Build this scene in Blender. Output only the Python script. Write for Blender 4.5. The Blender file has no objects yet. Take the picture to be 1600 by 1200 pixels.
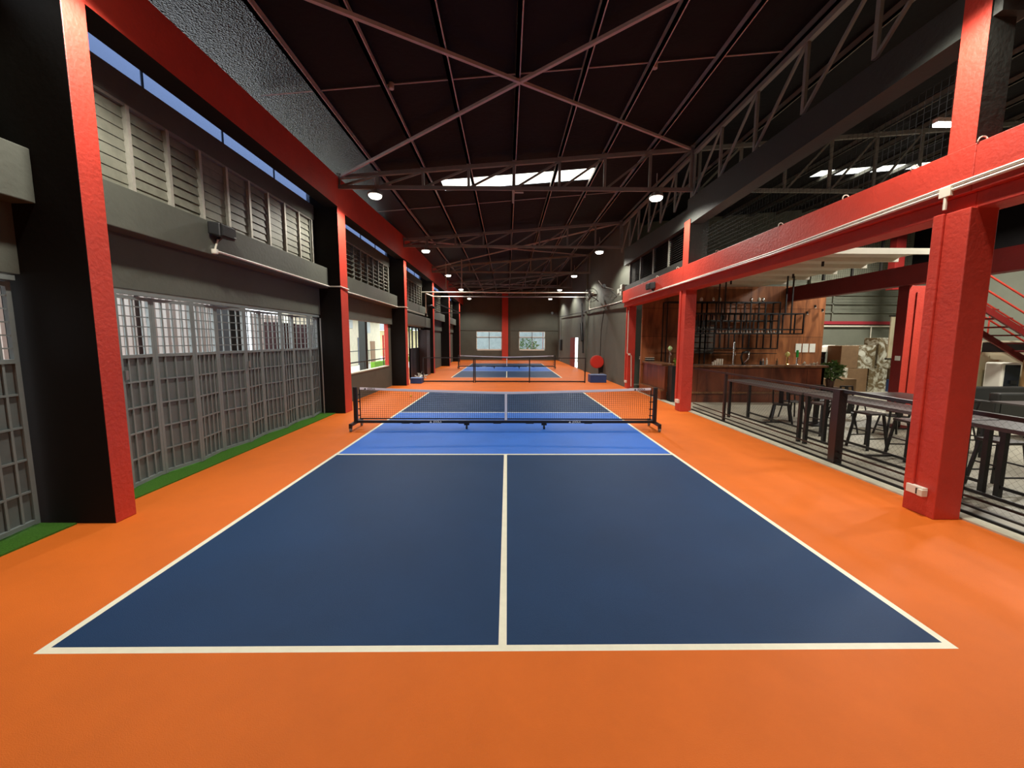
import bpy, math, random
from mathutils import Vector, Matrix
random.seed(7)
S = bpy.context.scene
COL = S.collection
PI = math.pi

# ------------------------------------------------------------------ camera
F_PX, PITCH, YAW, ROLL = 628.5, 0.1086, 0.0122, 0.0036
CAM = Vector((0.0266, -2.4445, 2.0381))
fwd = Vector((math.sin(YAW)*math.cos(PITCH), math.cos(YAW)*math.cos(PITCH), -math.sin(PITCH)))
r0 = Vector((math.cos(YAW), -math.sin(YAW), 0.0)); u0 = r0.cross(fwd)
rt = r0*math.cos(ROLL)+u0*math.sin(ROLL); up = -r0*math.sin(ROLL)+u0*math.cos(ROLL)
cd = bpy.data.cameras.new('camera'); cd.sensor_width = 36.0; cd.lens = F_PX/1600.0*36.0
cd.clip_start = 0.05; cd.clip_end = 400
cam = bpy.data.objects.new('camera', cd); COL.objects.link(cam)
m3 = Matrix((rt, up, -fwd)).transposed()
cam.matrix_world = Matrix.Translation(CAM) @ m3.to_4x4()
S.camera = cam

# ------------------------------------------------------------------ world, exposure
w = bpy.data.worlds.new('overcast sky'); S.world = w; w.use_nodes = True
bg = w.node_tree.nodes['Background']; bg.inputs[0].default_value = (0.86, 0.93, 1.0, 1); bg.inputs[1].default_value = 4.2
S.view_settings.view_transform = 'Standard'; S.view_settings.look = 'None'
S.view_settings.exposure = 0.0; S.view_settings.gamma = 1.0; S.view_settings.use_curve_mapping = False
try:
    S.cycles.use_denoising = True
    S.cycles.max_bounces = 8; S.cycles.diffuse_bounces = 5; S.cycles.transparent_max_bounces = 24
    S.cycles.sample_clamp_indirect = 6.0
    S.cycles.caustics_reflective = False; S.cycles.caustics_refractive = False
except Exception: pass
LAMP_W = 430.0

# ------------------------------------------------------------------ materials
def lin(c):
    return tuple((x/255/12.92 if x/255 <= .04045 else ((x/255+.055)/1.055)**2.4) for x in c)
MATS = {}
def mat(name, rgb, rough=.6, metal=0., var=.0, vscale=3., bump=0., bscale=40., spec=.5, emit=None, estr=0., coat=0.):
    if name in MATS: return MATS[name]
    m = bpy.data.materials.new(name); m.use_nodes = True; nt = m.node_tree
    b = nt.nodes['Principled BSDF']; c = lin(rgb)
    b.inputs['Base Color'].default_value = (*c, 1); b.inputs['Roughness'].default_value = rough
    b.inputs['Metallic'].default_value = metal; b.inputs['Specular IOR Level'].default_value = spec
    b.inputs['Coat Weight'].default_value = coat
    if emit: b.inputs['Emission Color'].default_value = (*emit, 1); b.inputs['Emission Strength'].default_value = estr
    if var or bump:
        g = nt.nodes.new('ShaderNodeNewGeometry')
    if var:
        n = nt.nodes.new('ShaderNodeTexNoise'); n.inputs['Scale'].default_value = vscale; n.inputs['Detail'].default_value = 6
        n.inputs['Roughness'].default_value = .65
        nt.links.new(g.outputs['Position'], n.inputs['Vector'])
        r = nt.nodes.new('ShaderNodeValToRGB')
        r.color_ramp.elements[0].position = .3; r.color_ramp.elements[1].position = .7
        r.color_ramp.elements[0].color = (*[max(0, x*(1-var)) for x in c], 1)
        r.color_ramp.elements[1].color = (*[min(1, x*(1+var)) for x in c], 1)
        nt.links.new(n.outputs['Fac'], r.inputs[0]); nt.links.new(r.outputs[0], b.inputs['Base Color'])
    if bump:
        n2 = nt.nodes.new('ShaderNodeTexNoise'); n2.inputs['Scale'].default_value = bscale; n2.inputs['Detail'].default_value = 4
        nt.links.new(g.outputs['Position'], n2.inputs['Vector'])
        bp = nt.nodes.new('ShaderNodeBump'); bp.inputs['Strength'].default_value = bump; bp.inputs['Distance'].default_value = .02
        nt.links.new(n2.outputs['Fac'], bp.inputs['Height']); nt.links.new(bp.outputs[0], b.inputs['Normal'])
    MATS[name] = m; return m

ORANGE = mat('orange acrylic court paint', (214, 106, 32), .6, var=.07, vscale=1.3, bump=.25, bscale=160, spec=.2)
NAVY = mat('slate blue court paint', (24, 55, 92), .55, var=.10, vscale=1.1, bump=.25, bscale=160, spec=.18)
BLUE = mat('bright blue court paint', (46, 108, 204), .5, var=.07, vscale=1.4, bump=.25, bscale=160, spec=.3)
LINE = mat('white line paint', (236, 232, 208), .5, var=.05, vscale=9)
WALL = mat('charcoal wall paint', (82, 84, 74), .75, var=.12, vscale=1.1, bump=.25, bscale=14)
DARK = mat('black brown column paint', (22, 19, 15), .85, var=.12, vscale=2, bump=.08, bscale=20, spec=.2)
RED = mat('red paint', (190, 58, 42), .55, var=.09, vscale=2.5, bump=.35, bscale=22)
DRED = mat('deep red paint', (108, 16, 12), .55, var=.1, vscale=2.5, bump=.3, bscale=22)
ROOFM = mat('black roof lining', (17, 14, 15), .7, var=.2, vscale=2, bump=.4, bscale=9, spec=.15)
STEEL = mat('brown grey painted steel', (172, 160, 154), .55, var=.12, vscale=4)
TRUSS = mat('dark taupe steel', (124, 122, 112), .55, var=.12, vscale=4)
BEAMG = mat('charcoal green beam paint', (46, 48, 43), .7, var=.12, vscale=1.5, bump=.25, bscale=14)
GATE = mat('grey gate enamel', (116, 124, 122), .5, var=.12, vscale=3, bump=.1, bscale=20)
GATEP = mat('grey gate sheet', (96, 103, 101), .55, var=.18, vscale=2.2, bump=.1, bscale=8)
BLACK = mat('black enamel', (22, 19, 18), .4, var=.1, vscale=6)
BRONZE = mat('brown black enamel', (40, 24, 22), .4, var=.15, vscale=4)
BPLAS = mat('black plastic', (18, 18, 19), .45)
WHITE = mat('white plastic', (226, 222, 208), .5)
OFFW = mat('off white paint', (214, 208, 190), .6, var=.06, vscale=3)
GALV = mat('galvanised metal', (150, 150, 146), .4, metal=.6, var=.1)
ALU = mat('weathered aluminium', (176, 172, 160), .5, metal=.3, var=.15, vscale=8)
CONC = mat('polished concrete', (162, 156, 138), .5, var=.22, vscale=.9, bump=.15, bscale=20)
KERB = mat('pale cement', (186, 182, 160), .7, var=.15, vscale=6)
CNET = mat('black cord', (14, 14, 16), .8)
TAPE = mat('white net tape', (226, 222, 226), .6)
CREAM = mat('cream sheet metal', (206, 200, 170), .45, var=.04)
SOFA = mat('dark leather', (44, 44, 42), .45, var=.1)
TTOP = mat('charcoal table top', (76, 70, 68), .4, var=.12, vscale=5)
TURF = mat('artificial turf', (78, 128, 44), .95, var=.35, vscale=60, bump=1., bscale=220, spec=.1)
SKYB = mat('far pale plaster', (222, 214, 190), .8, var=.08)
PAVE = mat('pale paving', (226, 222, 210), .8, var=.1, vscale=2)
LAWN = mat('lawn grass', (120, 170, 50), .9, var=.3, vscale=20)
BBOX = mat('blue painted plywood', (34, 66, 120), .5, var=.1)
CARD = mat('brown cardboard', (110, 84, 56), .8, var=.12, vscale=6)
LEAFM = mat('leaf green', (70, 96, 40), .6, var=.3, vscale=12)
LEAFB = mat('bright leaf green', (110, 150, 50), .6, var=.3, vscale=12)
TERR = mat('brown pot', (70, 44, 30), .7)
GREENP = mat('vivid green plastic', (40, 190, 80), .35)
CHROME = mat('chrome', (210, 210, 205), .2, metal=1.)
BRASS = mat('brass', (200, 160, 90), .25, metal=1.)
PAPER = mat('printed paper', (216, 216, 206), .8, var=.1, vscale=30)
GREYP = mat('grey plaster', (104, 106, 92), .75, var=.1, vscale=1.2)
WOODD = None

def wood(name, c1, c2, scale=1.5, rough=.35, board=1.1, axis='Y'):
    m = bpy.data.materials.new(name); m.use_nodes = True; nt = m.node_tree; b = nt.nodes['Principled BSDF']
    g = nt.nodes.new('ShaderNodeNewGeometry'); mp = nt.nodes.new('ShaderNodeMapping')
    mp.inputs['Scale'].default_value = (1.6, 1.6, .35)
    nt.links.new(g.outputs['Position'], mp.inputs['Vector'])
    n = nt.nodes.new('ShaderNodeTexNoise'); n.inputs['Scale'].default_value = scale; n.inputs['Detail'].default_value = 8
    n.inputs['Distortion'].default_value = 1.2
    nt.links.new(mp.outputs[0], n.inputs['Vector'])
    r = nt.nodes.new('ShaderNodeValToRGB'); r.color_ramp.elements[0].position = .32; r.color_ramp.elements[1].position = .68
    r.color_ramp.elements[0].color = (*lin(c1), 1); r.color_ramp.elements[1].color = (*lin(c2), 1)
    nt.links.new(n.outputs['Fac'], r.inputs[0])
    # sheet joints
    br = nt.nodes.new('ShaderNodeTexBrick'); br.inputs['Scale'].default_value = 1.0
    br.inputs['Brick Width'].default_value = board; br.inputs['Row Height'].default_value = board
    br.inputs['Mortar Size'].default_value = .008; br.offset = 0.0
    br.inputs['Color1'].default_value = (1, 1, 1, 1); br.inputs['Color2'].default_value = (.8, .8, .8, 1); br.inputs['Mortar'].default_value = (.25, .2, .15, 1)
    cx = nt.nodes.new('ShaderNodeSeparateXYZ'); cc = nt.nodes.new('ShaderNodeCombineXYZ'); ad = nt.nodes.new('ShaderNodeMath'); ad.operation = 'ADD'
    nt.links.new(g.outputs['Position'], cx.inputs[0])
    nt.links.new(cx.outputs[0], ad.inputs[0]); nt.links.new(cx.outputs[1], ad.inputs[1])
    nt.links.new(ad.outputs[0], cc.inputs[0]); nt.links.new(cx.outputs[2], cc.inputs[1]); nt.links.new(cc.outputs[0], br.inputs['Vector'])
    mx = nt.nodes.new('ShaderNodeMix'); mx.data_type = 'RGBA'; mx.blend_type = 'MULTIPLY'; mx.inputs[0].default_value = 1
    nt.links.new(r.outputs[0], mx.inputs[6]); nt.links.new(br.outputs['Color'], mx.inputs[7])
    nt.links.new(mx.outputs[2], b.inputs['Base Color']); b.inputs['Roughness'].default_value = rough
    return m
PLY = wood('stained plywood', (104, 58, 34), (180, 114, 70), 1.8, .32)
COUNTER = wood('dark red mahogany', (70, 32, 20), (122, 64, 40), 1.4, .3, board=1.22)
CTOP = wood('brown oiled timber', (84, 52, 32), (130, 88, 56), 3, .3, board=9)

def striped(name, c1, c2, scale, axis, rough=.7, w2=.5):
    m = bpy.data.materials.new(name); m.use_nodes = True; nt = m.node_tree; b = nt.nodes['Principled BSDF']
    g = nt.nodes.new('ShaderNodeNewGeometry'); wv = nt.nodes.new('ShaderNodeTexWave')
    wv.bands_direction = axis; wv.inputs['Scale'].default_value = scale; wv.inputs['Distortion'].default_value = .4
    nt.links.new(g.outputs['Position'], wv.inputs['Vector'])
    r = nt.nodes.new('ShaderNodeValToRGB'); r.color_ramp.elements[0].position = w2-.08; r.color_ramp.elements[1].position = w2+.08
    r.color_ramp.elements[0].color = (*lin(c1), 1); r.color_ramp.elements[1].color = (*lin(c2), 1)
    nt.links.new(wv.outputs['Fac'], r.inputs[0]); nt.links.new(r.outputs[0], b.inputs['Base Color'])
    b.inputs['Roughness'].default_value = rough; return m
CURT = striped('pale folded curtain', (168, 156, 148), (250, 249, 245), 1.6, 'Y')

def foil():
    m = bpy.data.materials.new('crinkled roof foil'); m.use_nodes = True; nt = m.node_tree; b = nt.nodes['Principled BSDF']
    b.inputs['Base Color'].default_value = (.022, .022, .025, 1); b.inputs['Metallic'].default_value = .0; b.inputs['Specular IOR Level'].default_value = .22; b.inputs['Roughness'].default_value = .24
    g = nt.nodes.new('ShaderNodeNewGeometry'); v = nt.nodes.new('ShaderNodeTexVoronoi'); v.inputs['Scale'].default_value = 38
    n = nt.nodes.new('ShaderNodeTexNoise'); n.inputs['Scale'].default_value = 20; n.inputs['Detail'].default_value = 8
    a = nt.nodes.new('ShaderNodeMath'); a.operation = 'ADD'
    nt.links.new(g.outputs['Position'], v.inputs['Vector']); nt.links.new(g.outputs['Position'], n.inputs['Vector'])
    nt.links.new(v.outputs['Distance'], a.inputs[0]); nt.links.new(n.outputs['Fac'], a.inputs[1])
    bp = nt.nodes.new('ShaderNodeBump'); bp.inputs['Strength'].default_value = 1.0; bp.inputs['Distance'].default_value = .05
    nt.links.new(a.outputs[0], bp.inputs['Height']); nt.links.new(bp.outputs[0], b.inputs['Normal'])
    return m
FOIL = foil()

def see_through(name, rgb, fac):
    m = bpy.data.materials.new(name); m.use_nodes = True; nt = m.node_tree; nt.nodes.remove(nt.nodes['Principled BSDF'])
    o = nt.nodes['Material Output']; t = nt.nodes.new('ShaderNodeBsdfTransparent'); t.inputs[0].default_value = (*rgb, 1)
    tl = nt.nodes.new('ShaderNodeBsdfTranslucent'); tl.inputs[0].default_value = (*rgb, 1)
    mx = nt.nodes.new('ShaderNodeMixShader'); mx.inputs[0].default_value = fac
    nt.links.new(tl.outputs[0], mx.inputs[1]); nt.links.new(t.outputs[0], mx.inputs[2]); nt.links.new(mx.outputs[0], o.inputs[0])
    return m
BSHEET = see_through('blue translucent sheet', (.25, .295, .395), .8)
WSHEET = see_through('clear roof sheet', (.95, .92, .84), .9)
GLASSF = see_through('frosted louvre glass', (.5, .5, .46), .3)

def glassm():
    m = bpy.data.materials.new('window glass'); m.use_nodes = True; nt = m.node_tree; nt.nodes.remove(nt.nodes['Principled BSDF'])
    o = nt.nodes['Material Output']; t = nt.nodes.new('ShaderNodeBsdfTransparent'); t.inputs[0].default_value = (.93, .95, .95, 1)
    gl = nt.nodes.new('ShaderNodeBsdfGlossy'); gl.inputs['Roughness'].default_value = .03
    mx = nt.nodes.new('ShaderNodeMixShader'); mx.inputs[0].default_value = .06
    nt.links.new(t.outputs[0], mx.inputs[1]); nt.links.new(gl.outputs[0], mx.inputs[2]); nt.links.new(mx.outputs[0], o.inputs[0])
    return m
GLASS = glassm()
def wrapm():
    m = bpy.data.materials.new('cling wrapped carton'); m.use_nodes = True; nt = m.node_tree; b = nt.nodes['Principled BSDF']
    g = nt.nodes.new('ShaderNodeNewGeometry'); n = nt.nodes.new('ShaderNodeTexNoise'); n.inputs['Scale'].default_value = 2.2; n.inputs['Distortion'].default_value = 2.5; n.inputs['Detail'].default_value = 5
    nt.links.new(g.outputs['Position'], n.inputs['Vector'])
    r = nt.nodes.new('ShaderNodeValToRGB'); r.color_ramp.elements[0].position = .45; r.color_ramp.elements[1].position = .62
    r.color_ramp.elements[0].color = (*lin((104, 90, 66)), 1); r.color_ramp.elements[1].color = (*lin((190, 190, 176)), 1)
    nt.links.new(n.outputs['Fac'], r.inputs[0]); nt.links.new(r.outputs[0], b.inputs['Base Color']); b.inputs['Roughness'].default_value = .25
    return m
WRAP = wrapm()
LEDM = mat('lamp diffuser', (255, 250, 235), .5, emit=(1, .96, .82), estr=9)
TUBEM = mat('tube diffuser', (255, 255, 250), .5, emit=(1, 1, .95), estr=22)

# ------------------------------------------------------------------ mesh builder
class MB:
    def __init__(s): s.v = []; s.f = []; s.m = []
    def box(s, x0, x1, y0, y1, z0, z1, m=0, fm=None):
        if x0 > x1: x0, x1 = x1, x0
        if y0 > y1: y0, y1 = y1, y0
        if z0 > z1: z0, z1 = z1, z0
        return s.hexa([(x0,y0,z0),(x1,y0,z0),(x1,y1,z0),(x0,y1,z0),(x0,y0,z1),(x1,y0,z1),(x1,y1,z1),(x0,y1,z1)], m, fm)
    def hexa(s, P, m=0, fm=None):
        b = len(s.v); s.v += [tuple(p) for p in P]
        for k, f in {'-z':(0,3,2,1),'+z':(4,5,6,7),'-y':(0,1,5,4),'+x':(1,2,6,5),'+y':(2,3,7,6),'-x':(3,0,4,7)}.items():
            s.f.append(tuple(b+i for i in f)); s.m.append((fm or {}).get(k, m))
        return s
    def quad(s, P, m=0):
        b = len(s.v); s.v += [tuple(p) for p in P]; s.f.append(tuple(range(b, b+len(P)))); s.m.append(m); return s
    def bar(s, a, b_, w, h=None, m=0, upv=(0,0,1)):
        h = h or w; a = Vector(a); b_ = Vector(b_); d = (b_-a).normalized(); u = Vector(upv)
        if abs(d.dot(u)) > .98: u = Vector((0,1,0)) if abs(d.y) < .9 else Vector((1,0,0))
        x = d.cross(u).normalized(); y = x.cross(d).normalized(); x *= w/2; y *= h/2
        return s.hexa([a-x-y, a+x-y, b_+x-y, b_-x-y, a-x+y, a+x+y, b_+x+y, b_-x+y], m)
    def tube(s, pts, r, n=8, m=0, r2=None, cap=True):
        pts = [Vector(p) for p in pts]; base = len(s.v); k = len(pts)
        for i, p in enumerate(pts):
            d = (pts[min(i+1,k-1)]-pts[max(i-1,0)]).normalized(); u = Vector((0,0,1)) if abs(d.z) < .95 else Vector((0,1,0))
            x = d.cross(u).normalized(); y = x.cross(d)
            rr = r if r2 is None else r+(r2-r)*i/(k-1)
            for j in range(n):
                a = 2*PI*j/n; s.v.append(tuple(p+x*math.cos(a)*rr+y*math.sin(a)*rr))
        for i in range(k-1):
            for j in range(n):
                a = base+i*n+j; b = base+i*n+(j+1)%n; s.f.append((a,b,b+n,a+n)); s.m.append(m)
        if cap:
            s.f.append(tuple(base+j for j in range(n))[::-1]); s.m.append(m)
            s.f.append(tuple(base+(k-1)*n+j for j in range(n))); s.m.append(m)
        return s
    def lathe(s, c, prof, n=20, m=0, axis='z'):
        base = len(s.v); k = len(prof); c = Vector(c)
        for r, h in prof:
            for j in range(n):
                a = 2*PI*j/n; q = (math.cos(a)*r, math.sin(a)*r)
                o = {'z':(q[0],q[1],h),'x':(h,q[0],q[1]),'y':(q[0],h,q[1])}[axis]
                s.v.append(tuple(c+Vector(o)))
        for i in range(k-1):
            for j in range(n):
                a = base+i*n+j; b = base+i*n+(j+1)%n; s.f.append((a,b,b+n,a+n)); s.m.append(m)
        s.f.append(tuple(base+j for j in range(n))[::-1]); s.m.append(m)
        s.f.append(tuple(base+(k-1)*n+j for j in range(n))); s.m.append(m)
        return s
    def leaves(s, c, rad, n, size, m=0, squash=1.):
        c = Vector(c)
        for i in range(n):
            d = Vector((random.gauss(0,1), random.gauss(0,1), random.gauss(0,1))).normalized()*rad*random.uniform(.35,1)**.5
            d.z *= squash; p = c+d; a = Vector((random.gauss(0,1),random.gauss(0,1),random.gauss(0,.6))).normalized()
            b = a.cross(Vector((random.random(),random.random(),random.random()+.2))).normalized()
            l = size*random.uniform(.7,1.3); s.quad([p, p+a*l*.5+b*l*.25, p+a*l, p+a*l*.5-b*l*.25], m)
        return s
    def build(s, name, mats, parent=None, bevel=0., smooth=False):
        if not isinstance(mats, (list, tuple)): mats = [mats]
        if parent is None:
            xs = [v[0] for v in s.v]; ys = [v[1] for v in s.v]; zs = [v[2] for v in s.v]
            o = Vector(((min(xs)+max(xs))/2, (min(ys)+max(ys))/2, min(zs)))
        else:
            o = Vector((0,0,0)); p = parent
            while p is not None: o += p.location; p = p.parent
        me = bpy.data.meshes.new(name); me.from_pydata([tuple(Vector(v)-o) for v in s.v], [], s.f)
        for mm in mats: me.materials.append(mm)
        me.polygons.foreach_set('material_index', s.m)
        if smooth: me.polygons.foreach_set('use_smooth', [True]*len(me.polygons))
        me.update()
        ob = bpy.data.objects.new(name, me); COL.objects.link(ob)
        if parent is None: ob.location = o
        else: ob.parent = parent
        if bevel:
            bv = ob.modifiers.new('bevel', 'BEVEL'); bv.width = bevel; bv.segments = 2; bv.limit_method = 'ANGLE'
        return ob
def tag(o, label=None, cat=None, group=None, kind=None):
    if label: o['label'] = label
    if cat: o['category'] = cat
    if group: o['group'] = group
    if kind: o['kind'] = kind
    return o
def thing(name, loc, label, cat, group=None, kind=None):
    o = bpy.data.objects.new(name, None); COL.objects.link(o); o.location = Vector(loc); o.empty_display_size = .1
    return tag(o, label, cat, group, kind)
def kids(o): return [c for c in bpy.data.objects if c.parent == o]
def copy_tree(o, parent=None):
    c = o.copy(); COL.objects.link(c); c.parent = parent
    for ch in kids(o): copy_tree(ch, c)
    return c
def dup(o, loc, rz=None, label=None, group=None):
    c = copy_tree(o); c.location = Vector(loc)
    if rz is not None: c.rotation_euler = (0,0,rz)
    if label: c['label'] = label
    if group: c['group'] = group
    return c
def box_obj(name, dims, mats, label=None, cat=None, parent=None, bevel=0., fm=None, kind=None, group=None):
    o = MB().box(*dims, fm=fm).build(name, mats, parent, bevel)
    return tag(o, label, cat, group, kind) if parent is None else o
def text(name, body, size, loc, rot, m, parent, ext=.001, align='CENTER'):
    c = bpy.data.curves.new(name, 'FONT'); c.body = body; c.size = size; c.extrude = ext; c.align_x = align; c.align_y = 'CENTER'
    c.offset = size*.02; c.materials.append(m)
    o = bpy.data.objects.new(name, c); COL.objects.link(o); o.parent = parent
    off = Vector((0,0,0)); p = parent
    while p is not None: off += p.location; p = p.parent
    bpy.context.view_layer.update()
    me = bpy.data.meshes.new_from_object(o.evaluated_get(bpy.context.evaluated_depsgraph_get()))
    bpy.data.objects.remove(o); o = bpy.data.objects.new(name, me); COL.objects.link(o); o.parent = parent
    o.location = Vector(loc)-off; o.rotation_euler = rot; return o
ST = 'structure'
BAY = [-4.9, 1.88, 8.62, 15.45, 22.15, 28.9, 35.6, 42.]
YB = 38.9      # back wall
XW = -5.1      # gate wall
XE = 5.2       # right wall

# ------------------------------------------------------------------ floor
def court_floor():
    y1, y2 = 0.0, 19.45; L = 13.41; t = .055
    xs = sorted({-7.2, -3.05, -3.05+t, -t/2, t/2, 3.05-t, 3.05, 5.27})
    ys = {-9.0, 38.9}
    for y in (y1, y2): ys |= {y, y+t, y+4.57, y+4.57+t, y+8.84-t, y+8.84, y+L-t, y+L}
    ys = sorted(ys); b = MB()
    def cls(x, y):
        for y0 in (y1, y2):
            if y0 <= y <= y0+L and -3.05 <= x <= 3.05:
                v = y-y0
                if v < t or v > L-t or abs(x) > 3.05-t: return 3
                if 4.57 <= v <= 4.57+t or 8.84-t <= v <= 8.84: return 3
                if abs(x) < t/2 and (v < 4.57 or v > 8.84): return 3
                return 2 if 4.57 < v < 8.84 else 1
        return 0
    idx = {}
    for i, x in enumerate(xs):
        for j, y in enumerate(ys): idx[i, j] = len(b.v); b.v.append((x, y, 0))
    for i in range(len(xs)-1):
        for j in range(len(ys)-1):
            b.f.append((idx[i,j], idx[i+1,j], idx[i+1,j+1], idx[i,j+1])); b.m.append(cls((xs[i]+xs[i+1])/2, (ys[j]+ys[j+1])/2))
    b.box(-7.2, 5.27, -9, 38.9, -.2, -.01)
    o = b.build('floor', [ORANGE, NAVY, BLUE, LINE])
    tag(o, 'orange sports hall floor painted with two blue pickleball courts and white lines', 'floor', kind=ST)
court_floor()
o = MB().box(5.27, 19, -9, 17, -.2, 0).build('floor', CONC)
tag(o, 'mottled grey concrete floor of the lounge behind the railing', 'floor', kind=ST)
box_obj('trim_1', (5.27, 5.44, -9, 14.8, 0, .02), KERB, 'pale cement sill strip between the orange floor and the lounge', 'sill', kind=ST)
tf = MB()
for y0, y1_ in ((-9, 1.86), (2.13, 8.6)):
    tf.box(XW-.12, -4.72, y0, y1_, 0, .018)
tag(tf.build('artificial_turf', TURF), 'narrow green artificial turf strip running along the foot of the grey gates', 'turf', kind='stuff')

# ------------------------------------------------------------------ left side structure
side = ['nearest the camera', 'second along the gate wall, beside the net', 'third, between the large window and the open doorway',
        'fourth, just past the open doorway', 'fifth, in front of the plain wall bays', 'sixth, close to the back wall']
colw = [.25, .5, .42, .45, .45, .45]
for i in range(6):
    y = BAY[i+1]; xf = -4.31 if i == 0 else -4.45
    c = MB().box(-5.25, xf, y, y+colw[i], 0, 5.46 , fm={'+x':1}).box(-5.25, xf-.37, y, y+colw[i], 5.46, 6.1).build('column', [DARK, RED], bevel=.008)
    tag(c, 'dark column with a red face towards the court, '+side[i], 'column', 'columns of the gate wall', ST)
# longitudinal walls, whole length, split in separate members
lw = MB()
for i in range(-1, 6):
    y0 = (BAY[i+1]+colw[i]) if i >= 0 else -9; y1_ = BAY[i+2] if i < 5 else YB
    y1_ = min(y1_, YB)
    if i == 1:
        lw.box(-5.25, XW, y0, y1_, 0, .93); lw.box(-5.25, XW, y0, 9.5, .93, 2.72); lw.box(-5.25, XW, 15.02, y1_, .93, 2.72)
    if i == 2:
        lw.box(-5.25, XW, y0, 16.2, 0, 2.72); lw.box(-5.25, XW, 21.6, y1_, 0, 2.72)
    if i >= 3: lw.box(-5.25, XW, y0, y1_, 0, 2.72)
    lw.box(-5.25, -5.02, y0, y1_, 2.7, 3.4)          # lower lintel
    lw.box(-5.25, -5.07, y0, y1_, 5.16, 5.53)        # strip over the louvres
    lw.box(-5.25, XW, y0, y0+.28, 3.9, 5.16); lw.box(-5.25, XW, y1_-.22, y1_, 3.9, 5.16)
tag(lw.build('wall_left', WALL), 'charcoal painted wall bands above the grey gates', 'wall', kind=ST)
for i in range(-1, 6):
    y0 = (BAY[i+1]+colw[i]) if i >= 0 else -9; y1_ = min(BAY[i+2] if i < 5 else YB, YB)
    nm = ['nearest bay', 'bay of the folded grey gates', 'bay above the large window', 'bay above the open doorway', 'fourth bay', 'fifth bay', 'last bay before the back wall'][i+1]
    box_obj('beam', (-5.25, -4.77, y0, y1_+(.0), 3.4, 3.93), WALL, 'charcoal concrete ledge beam below the louvres, '+nm, 'beam', kind=ST, bevel=.01)
    # red eaves beam
    za, zb = (5.45, 5.5) if i < 2 else (5.52, 5.52)
    ta, tb = [(6.0, 6.08), (6.08, 6.28), (6.3, 6.5)][i+1] if i < 2 else (6.5, 6.5)
    xa = -4.31 if i <= 0 else -4.45; ya = y0-(colw[i] if i >= 0 else 0)
    if i == 0: xb = -4.42
    else: xb = xa
    b = MB().hexa([(xa-.36,ya,za),(xa,ya,za),(xb,y1_,zb),(xb-.36,y1_,zb),(xa-.36,ya,ta),(xa,ya,ta),(xb,y1_,tb),(xb-.36,y1_,tb)], 0, {'+x':1})
    tag(b.build('beam', [DARK, RED]), 'red eaves beam high over the gate wall, '+nm, 'beam', kind=ST)
    # louvre window
    if i >= 0:
        n = 9; a0 = y0+.28; a1 = y1_-.22
        if i == 0: a0, a1 = 2.73, 8.49
        pw = (a1-a0)/n
        wnd = thing('window_%d' % (i+1), (XW, (a0+a1)/2, 3.93), 'high louvred glass window in the '+nm+' of the gate wall', 'window', kind=ST)
        fr = MB(); fr.box(XW-.08, XW+.02, a0, a1, 3.93, 3.97); fr.box(XW-.08, XW+.02, a0, a1, 5.12, 5.16)
        fr.build('window_frame', TRUSS, wnd)
        for k in range(n+1):
            yy = a0+k*pw
            MB().box(XW-.08, XW+.03, yy-.028, yy+.028, 3.95, 5.14).build('mullion', ALU if i == 0 else TRUSS, wnd)
        for k in range(n):
            if k*1. > 20: continue
            lb = MB(); nz = 8; ang = math.radians(24 if i == 0 else 55); hh = .17
            if i == 0: ang = math.radians(5+(k % 3)*3); hh = .15
            for q in range(nz):
                z = 3.98+(q+.5)*(1.13/nz); dx = math.sin(ang)*hh/2; dz = math.cos(ang)*hh/2; x0 = XW-.03
                ya_, yb_ = a0+k*pw+.03, a0+(k+1)*pw-.03
                lb.hexa([(x0+dx,ya_,z-dz),(x0+dx+.006,ya_,z-dz),(x0+dx+.006,yb_,z-dz),(x0+dx,yb_,z-dz),
                         (x0-dx,ya_,z+dz),(x0-dx+.006,ya_,z+dz),(x0-dx+.006,yb_,z+dz),(x0-dx,yb_,z+dz)])
            lb.build('louvre_blades', MATS['louvre glass'] if 'louvre glass' in MATS else mat('louvre glass', (118, 118, 104), .6, var=.2, vscale=6), wnd)
    # blue strip
        st = thing('skylight_strip', (-5.16, (y0+y1_)/2, 5.53), 'long pale blue translucent strip under the eaves, '+nm, 'skylight', 'eaves strips')
        m_ = 4; pw = (y1_-y0)/m_
        for k in range(m_):
            MB().box(-5.165, -5.155, y0+k*pw+.008, y0+(k+1)*pw-.008, 5.53, 6.2).build('sheet', BSHEET, st)
        for k in range(1, m_): MB().box(-5.175, -5.145, y0+k*pw-.008, y0+k*pw+.008, 5.53, 6.2).build('joint', BPLAS, st)
# outer panel added to block the sky, keeps the louvre back dim
lo = MB().box(-5.6, -5.55, -9, YB, 3.6, 5.72)
tag(lo.build('sky_blocker', mat('grey outer cladding', (120, 118, 108), .8)), 'grey cladding panel added outside to hide the sky behind the louvre blades', 'blocker', kind=ST)

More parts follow.
